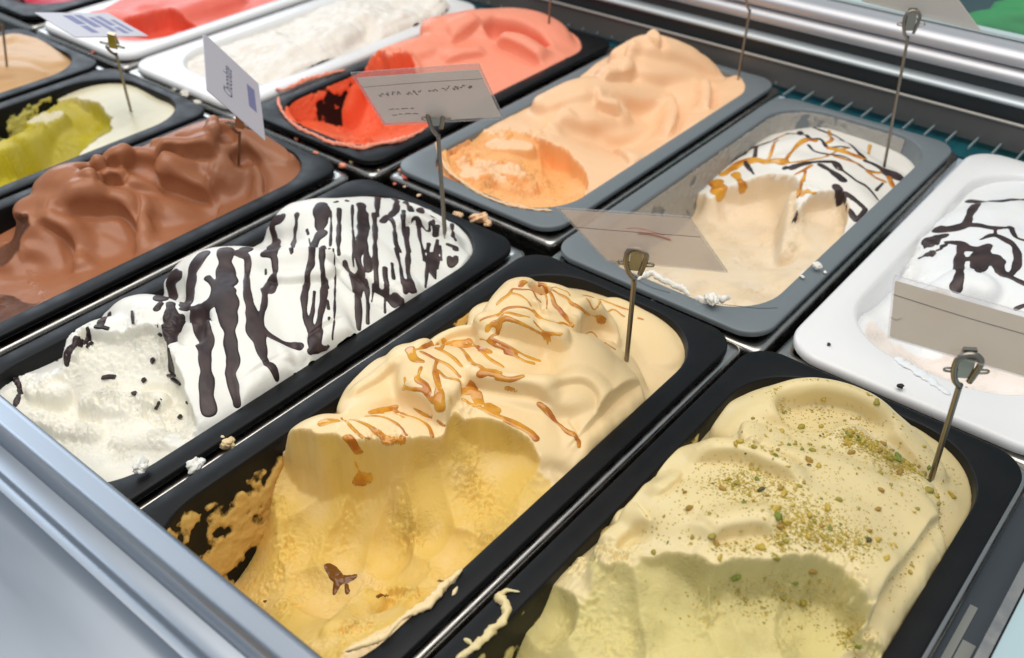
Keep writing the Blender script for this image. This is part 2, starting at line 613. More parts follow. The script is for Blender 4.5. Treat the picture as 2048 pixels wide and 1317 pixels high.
# shapes of every ice cream, in millimetres on the counter (origin below the camera, z = 0 at the tray rims)
DATA = {'caramel':{'mottle':0.6,'open':[-354,-216,126,457,45],'res':0.55,'seed':3,'lump':0.8,'grain':0.1,'soft':1.0,'edge':[8,-5,1.2],'lean':1.5,'base':[[-333.0,450.0,-10.0],[-348.0,432.0,-6.0],[-353.0,392.0,-14.0],[-357.0,367.0,-14.0],[-361.0,334.0,-16.0],[-356.0,295.0,-16.0],[-353.0,260.0,-14.0],[-353.0,238.0,-10.0],[-297.0,449.0,-4.0],[-255.0,445.0,-3.0],[-231.0,434.0,-4.0],[-226.0,412.0,-6.0],[-226.0,396.0,-7.0],[-227.0,371.0,-8.0],[-226.0,331.0,-6.0],[-265.0,426.0,0.0],[-243.0,421.0,-2.0],[-235.0,401.0,-3.0],[-234.0,382.0,4.0],[-238.0,365.0,12.0],[-229.0,343.0,6.0],[-239.0,319.0,10.0],[-248.0,305.0,8.0],[-264.0,298.0,14.0],[-281.0,328.0,14.0],[-307.0,332.0,20.0],[-302.0,401.0,20.0],[-283.0,417.0,12.0],[-221.0,296.0,-6.0],[-221.0,256.0,-6.0],[-271.0,275.0,12.0],[-292.0,258.0,12.0],[-315.0,244.0,12.0],[-311.0,297.0,18.0],[-222.0,220.0,-8.0],[-240.0,170.0,-10.0],[-343.0,193.0,-15.0],[-326.0,224.0,2.0]],'tubes':[[[[-304.0,383.0,40.0,12],[-294.0,390.0,36.0,18],[-280.0,396.0,29.0,20],[-268.0,401.0,22.0,14]],0.7,3],[[[-282.0,445.0,1.0,14],[-257.0,441.0,-1.0,16],[-235.0,427.0,-2.0,14]],0.5,6],[[[-307.0,381.0,41.0,14],[-303.0,368.0,41.0,18],[-298.0,355.0,38.0,20],[-293.0,351.0,34.0,17],[-282.0,356.0,28.0,12],[-276.0,360.0,24.0,9]],0.8,2],[[[-318.0,365.0,27.0,14],[-315.0,352.0,23.0,14],[-323.0,338.0,18.0,13],[-334.0,322.0,13.0,12]],0.8,3],[[[-286.0,372.0,35.0,12],[-274.0,371.0,31.0,16],[-258.0,368.0,27.0,20],[-248.0,354.0,23.0,22],[-253.0,335.0,21.0,15],[-267.0,320.0,22.0,10],[-283.0,308.0,24.0,7]],0.8,1.5],[[[-254.0,369.0,24.0,20],[-236.0,361.0,16.0,26],[-225.0,342.0,9.0,24],[-225.0,325.0,3.0,18]],0.55,8],[[[-325.0,301.0,29.0,14],[-312.0,308.0,29.0,20],[-296.0,319.0,27.0,20],[-283.0,335.0,25.0,18],[-273.0,345.0,20.0,14]],0.7,4],[[[-319.0,301.0,31.0,13],[-307.0,295.0,30.0,18],[-294.0,294.0,27.0,17],[-285.0,288.0,22.0,12],[-280.0,280.0,17.0,9]],0.85,1.5],[[[-284.0,302.0,20.0,12],[-267.0,303.0,18.0,18],[-249.0,311.0,12.0,20],[-233.0,316.0,5.0,14]],0.6,4],[[[-329.0,297.0,25.0,12],[-332.0,285.0,20.0,18],[-325.0,267.0,18.0,18],[-320.0,255.0,18.0,12]],0.8,3],[[[-333.0,226.0,15.0,10],[-325.0,235.0,20.0,14],[-314.0,244.0,21.0,16],[-300.0,256.0,21.0,16],[-286.0,268.0,17.0,13],[-277.0,273.0,13.0,8]],0.75,3]],'dents':[[[[-300.0,387.0,26.0,5],[-301.0,390.0,22.0,5]],0.8],[[[-263.0,398.0,14.0,8],[-255.0,402.0,8.0,10]],0.35]],'cuts':[{'ragged':2.6,'wall':4,'rough':0.45,'soft':0.5,'lip':0.8,'pts':[[-356.0,223.0,-28.0],[-316.0,220.0,-8.0],[-292.0,234.0,-6.0],[-268.0,251.0,-8.0],[-261.0,274.0,4.0],[-250.0,270.0,-4.0],[-240.0,291.0,0.0],[-235.0,289.0,-6.0],[-224.0,284.0,-10.0],[-346.0,204.0,-42.0],[-305.0,208.0,-24.0],[-281.0,225.0,-26.0],[-257.0,238.0,-24.0],[-238.0,256.0,-18.0],[-226.0,258.0,-15.0],[-344.0,193.0,-56.0],[-306.0,192.0,-42.0],[-284.0,207.0,-44.0],[-263.0,220.0,-40.0],[-246.0,229.0,-31.0],[-238.0,236.0,-23.0],[-222.0,230.0,-11.0],[-289.0,177.0,-42.0],[-268.0,186.0,-38.0],[-247.0,195.0,-30.0],[-233.0,206.0,-18.0],[-223.0,206.0,-10.0],[-254.0,165.0,-24.0],[-236.0,173.0,-17.0],[-229.0,161.0,-9.0],[-223.0,174.0,-7.0],[-393.0,214.0,-70.0],[-397.0,201.0,-75.0],[-367.0,186.0,-75.0]],'rcarve':[[[[-312.0,235.0,2.0,12.0],[-317.0,220.0,9.0,22.0],[-333.0,206.0,9.0,26.0]],0.85],[[[-307.0,222.0,4.0,14.0],[-311.0,205.0,9.0,22.0],[-312.0,193.0,4.0,22.0]],0.85],[[[-294.0,238.0,2.0,12.0],[-291.0,226.0,8.0,18.0],[-290.0,209.0,8.0,20.0]],0.85],[[[-280.0,244.0,3.0,10.0],[-276.0,231.0,8.0,16.0],[-274.0,220.0,8.0,18.0]],0.85],[[[-275.0,263.0,2.0,12.0],[-265.0,251.0,7.0,18.0],[-257.0,238.0,7.0,16.0]],0.85],[[[-255.0,291.0,2.0,18.0],[-246.0,280.0,7.0,30.0],[-244.0,259.0,6.0,30.0]],0.7],[[[-232.0,249.0,2.0,10.0],[-240.0,235.0,6.0,16.0],[-232.0,211.0,7.0,14.0]],0.6],[[[-298.0,185.0,5.0,14.0],[-274.0,191.0,5.0,16.0],[-256.0,203.0,4.0,14.0]],0.85]],'bumps':[[[[-258.0,196.0,-31,9],[-254.0,181.0,-27,9],[-250.0,169.0,-20,8]],0.7,2]],'edge':[[-335.5,219.1],[-320.9,222.4],[-312.2,229.1],[-306.2,232.2],[-294.7,240.8],[-285.1,251.4],[-280.7,262.0],[-275.1,267.4],[-274.8,274.0],[-279.6,281.6],[-281.9,289.2],[-274.7,286.0],[-269.0,288.3],[-258.1,294.2],[-245.0,301.3],[-231.2,301.2],[-220.7,300.0]],'poly':[[-335.5,219.1],[-320.9,222.4],[-312.2,229.1],[-306.2,232.2],[-294.7,240.8],[-285.1,251.4],[-280.7,262.0],[-275.1,267.4],[-274.8,274.0],[-279.6,281.6],[-281.9,289.2],[-274.7,286.0],[-269.0,288.3],[-258.1,294.2],[-245.0,301.3],[-231.2,301.2],[-220.7,300.0],[-208,255],[-200,240],[-200,115],[-370,115],[-370,225]]}],'torn':[[[[-286.0,251.3],[-284.8,246.2],[-273.4,240.8],[-254.3,228.4]],4,3.2,5],[[[-273.7,287.2],[-265.3,281.1],[-248.9,270.2],[-228.2,258.3]],6,2.4,4],[[[-307.0,234.6],[-309.1,231.7]],4,2.5,4],[[[-252.7,213.4],[-248.5,189.2],[-242.7,165.6]],12,3.0,5],[[[-308.5,179.2],[-287.2,181.4]],8,2.0,4],[[[-238.8,214.6],[-240.7,223.6]],5,2,4],[[[-354.6,212.2],[-329.9,199.6],[-314.6,195.4]],5,2.2,4],[[[-310.2,235.8],[-286.8,253.0]],4,1.6,3.5],[[[-304.6,230.8],[-300.9,219.6],[-291.7,206.7]],2.5,2.2,4]],'folds':[[[[-302.3,342.0],[-296.9,342.0],[-290.2,343.8],[-281.2,351.1],[-272.4,357.3],[-260.6,360.1],[-255.7,364.0]],8.8,16,3.9,2.2],[[[-289.3,301.4],[-282.8,306.4],[-276.7,309.8],[-264.5,317.9],[-255.1,324.1],[-246.0,327.2],[-239.5,328.4]],8,18,4,2.5],[[[-276.7,276.7],[-280.7,284.1],[-283.5,296.6],[-290.4,306.3]],5,12,3,2],[[[-311.3,281.1],[-307.2,279.2],[-301.7,278.0],[-292.5,278.0],[-279.1,276.6]],6,14,3,2],[[[-269.1,374.6],[-265.7,378.3],[-269.7,397.7],[-266.3,407.1],[-265.2,411.1]],7,14,4,3],[[[-220.8,394.3],[-231.3,402.2],[-241.4,406.0],[-252.2,402.4],[-264.3,401.9]],4,22,2.5,4],[[[-318.5,302.7],[-327.8,331.7],[-316.2,342.0],[-296.7,339.9]],4,12,2,2],[[[-294.7,372.6],[-290.1,373.0],[-286.7,372.0],[-291.9,376.6]],3,7,3,2],[[[-328.5,235.8],[-319.1,245.0],[-315.4,257.6],[-306.7,273.2],[-289.7,275.3]],-3,10,2,3],[[[-218.7,318.8],[-226.2,326.4],[-235.5,330.9]],2.5,10,1,1.5],[[[-249.0,325.7],[-245.1,340.9],[-238.9,348.7],[-229.4,350.0],[-225.0,342.1],[-226.3,332.3]],3,12,1.5,5],[[[-333.1,261.0],[-330.8,272.4],[-327.1,286.7],[-321.2,291.7]],3,10,1.5,3]],'sauce':{'caramel':[[[-308.4,381.7,3.5],[-306.2,376.8,2.9]],[[-309.1,387.9,1.3],[-307.4,392.5,1.3],[-304.1,394.1,1.3],[-289.9,381.5,1.3],[-283.9,373.3,1.3]],[[-307.2,395.1,1.5],[-301.9,396.1,2.1],[-286.9,384.2,2.6],[-281.0,383.3,2.6],[-273.8,380.6,2.4],[-266.9,377.0,2.0]],[[-302.6,397.4,1.4],[-290.8,391.1,1.7],[-283.4,393.1,2.0],[-274.9,390.4,2.2],[-272.1,398.0,2.4],[-268.9,404.0,2.4],[-266.6,407.6,2.3]],[[-266.6,407.6,2.6],[-266.5,406.2,2.8],[-269.0,401.5,2.6],[-269.8,393.3,2.1]],[[-301.4,397.3,1.0],[-292.7,395.6,1.0],[-287.4,398.4,1.0],[-284.4,396.9,1.0]],[[-309.3,444.4,2.3],[-302.8,447.6,1.9],[-288.3,443.4,1.7],[-277.5,444.5,1.8],[-270.9,447.2,2.1]],[[-275.6,400.2,1.0],[-271.3,406.6,1.0],[-280.5,436.5,1.2],[-270.9,438.2,1.4]],[[-263.1,443.3,1.7],[-260.5,444.0,1.7]],[[-308.2,371.9,1.4],[-304.0,374.0,1.2],[-299.2,378.2,1.0],[-294.3,376.7,1.1],[-291.4,377.8,1.2]],[[-307.0,367.7,1.7],[-301.7,369.4,1.6],[-296.8,369.7,1.6],[-291.9,369.2,1.7]],[[-308.0,370.8,2.3],[-306.5,366.2,2.5],[-307.7,360.5,2.2],[-307.5,357.1,1.5]],[[-300.6,350.3,2.3],[-300.6,355.6,2.1],[-297.1,360.2,1.9],[-292.7,364.6,1.7],[-289.1,367.5,1.5]],[[-297.2,344.5,2.9],[-294.4,348.1,2.0],[-288.2,351.1,1.5],[-283.6,356.1,1.4]],[[-292.3,345.7,2.9],[-288.0,348.2,2.1],[-283.4,351.3,1.8],[-279.0,354.8,2.0],[-275.2,357.3,2.0],[-272.3,358.9,1.9],[-264.4,362.3,1.4]],[[-307.5,343.5,1.2],[-303.4,347.5,1.5],[-301.3,351.0,1.9]],[[-299.0,344.0,4.1],[-294.1,344.3,3.8],[-294.5,343.0,3.5]],[[-300.9,342.2,2.9],[-300.9,340.9,2.9]],[[-281.5,357.0,1.2],[-276.9,358.5,1.2],[-271.5,359.7,1.2],[-264.6,361.6,1.2]],[[-288.6,368.6,2.9],[-283.5,366.8,2.5],[-275.1,365.2,2.1],[-272.8,374.4,1.7],[-268.5,376.3,1.4]],[[-273.7,358.1,3.5],[-271.1,358.5,3.5]],[[-272.9,357.2,1.4],[-267.6,358.6,1.4],[-264.0,360.2,1.4],[-261.2,362.4,1.4]],[[-297.1,337.3,1.4],[-294.0,342.3,1.4],[-287.9,345.5,1.4],[-281.6,350.1,1.4],[-275.6,355.2,1.4]],[[-266.9,385.1,1.0],[-267.2,400.3,1.0],[-254.4,394.2,1.1],[-248.8,395.5,1.3]],[[-328.1,331.3,3.1],[-320.2,333.1,3.5],[-312.2,336.2,2.5]],[[-314.1,315.4,2.5],[-323.7,331.0,2.5],[-317.1,337.3,2.5]],[[-322.9,333.1,2.3],[-301.5,321.6,2.5],[-286.5,314.9,2.7],[-276.9,313.8,2.9],[-272.8,317.7,3.1]],[[-280.2,310.5,4.2],[-275.9,318.4,2.5]],[[-316.3,339.4,1.9],[-301.3,333.1,2.2],[-292.1,332.2,2.5]],[[-299.9,331.5,1.7],[-288.6,327.4,2.1],[-278.7,327.6,2.5]],[[-304.2,336.5,1.6],[-292.1,336.1,1.6],[-282.2,339.3,1.6]],[[-284.6,337.7,2.9],[-280.5,340.3,2.9]],[[-296.8,337.1,1.6],[-286.2,339.6,1.6],[-277.2,344.0,1.6],[-269.4,349.8,1.6]],[[-282.2,339.3,1.7],[-274.9,341.1,2.3],[-270.3,344.7,2.9]],[[-272.0,315.3,3.5],[-265.9,319.6,2.8],[-261.8,324.9,2.1]],[[-325.6,301.8,5.2],[-317.4,296.8,4.2],[-311.6,297.6,3.1]],[[-326.5,300.6,2.7],[-320.9,305.9,2.7],[-328.0,326.8,2.7]],[[-318.4,303.3,2.1],[-309.6,305.1,1.9],[-301.0,306.9,1.8],[-291.2,305.8,1.7]],[[-316.4,313.6,2.1],[-304.3,313.4,2.1],[-294.8,311.3,2.1]],[[-307.2,303.8,2.5],[-302.4,297.4,2.8],[-294.0,291.0,3.1],[-284.3,282.0,3.8],[-282.4,279.7,4.6]],[[-309.1,293.6,2.5],[-303.5,285.2,2.5],[-297.0,284.9,2.5],[-290.4,281.8,2.5]],[[-301.3,298.9,1.6],[-289.2,296.9,1.6],[-285.7,299.7,1.6]],[[-310.0,280.4,2.5],[-302.1,280.7,2.5],[-294.4,282.1,2.5],[-286.4,280.2,2.5]],[[-312.8,285.0,1.5],[-305.3,279.9,1.5]],[[-284.4,299.4,3.7],[-281.0,304.0,3.7]],[[-277.6,303.6,6.2],[-273.1,301.2,6.2]],[[-267.6,302.6,5.2],[-263.5,303.5,5.2]],[[-280.2,296.0,1.9],[-273.3,298.0,1.9],[-263.4,300.6,1.9],[-253.5,304.5,1.9]],[[-285.7,299.7,2.7],[-283.9,306.0,2.7],[-280.8,306.6,2.7]],[[-266.9,316.4,3.7],[-262.3,319.5,3.7]],[[-249.3,322.9,2.5],[-243.8,323.6,2.5],[-237.1,324.1,2.5]],[[-256.3,302.9,2.2],[-248.6,305.8,2.5],[-242.7,307.2,2.7],[-238.2,306.8,3.0]],[[-248.7,323.6,2.2],[-240.9,324.6,2.5],[-229.9,323.2,2.7],[-223.4,324.0,2.6],[-220.9,321.5,2.5]],[[-325.8,235.6,5.0],[-322.7,241.4,5.0]],[[-323.9,246.5,1.5],[-311.1,242.5,1.5],[-303.8,242.9,1.5],[-297.6,245.1,1.5]],[[-318.1,247.3,1.7],[-304.9,248.5,2.1],[-295.2,249.4,2.6],[-287.4,252.0,3.0]],[[-312.4,254.0,1.7],[-304.4,258.4,1.7],[-293.4,259.6,1.7],[-287.4,258.0,1.7]],[[-314.0,266.9,1.5],[-297.2,266.5,1.5]],[[-311.4,273.6,1.7],[-294.8,273.1,1.7],[-284.5,271.9,1.7],[-278.6,268.7,1.7]],[[-303.8,277.4,1.7],[-289.6,277.3,1.7],[-277.3,276.9,1.7]],[[-317.4,261.2,2.5],[-315.1,268.1,2.5],[-312.4,274.7,2.5]],[[-292.0,248.9,5.0],[-286.5,253.9,5.0]],[[-308.7,237.1,4.2],[-305.8,238.0,4.2],[-302.7,240.4,4.2]],[[-304.8,236.9,2.0],[-303.0,237.3,2.6],[-298.8,240.7,3.2]],[[-304.2,234.6,5.0],[-299.6,239.3,5.0]]],'dark':[[[-297.6,202.4,2.4],[-294.7,203.2,5.6],[-286.6,202.0,5.8],[-281.4,208.1,2.9]],[[-286.3,202.3,5.5],[-284.7,197.7,4.0],[-283.3,194.7,2.4]],[[-281.1,201.6,2.2],[-277.5,198.9,2.2]],[[-255.3,200.4,1.4],[-256.8,209.4,1.4]],[[-236.6,225.9,1.2],[-233.9,227.4,1.2]],[[-312.3,171.0,1.7],[-311.7,171.1,1.7]]]}},
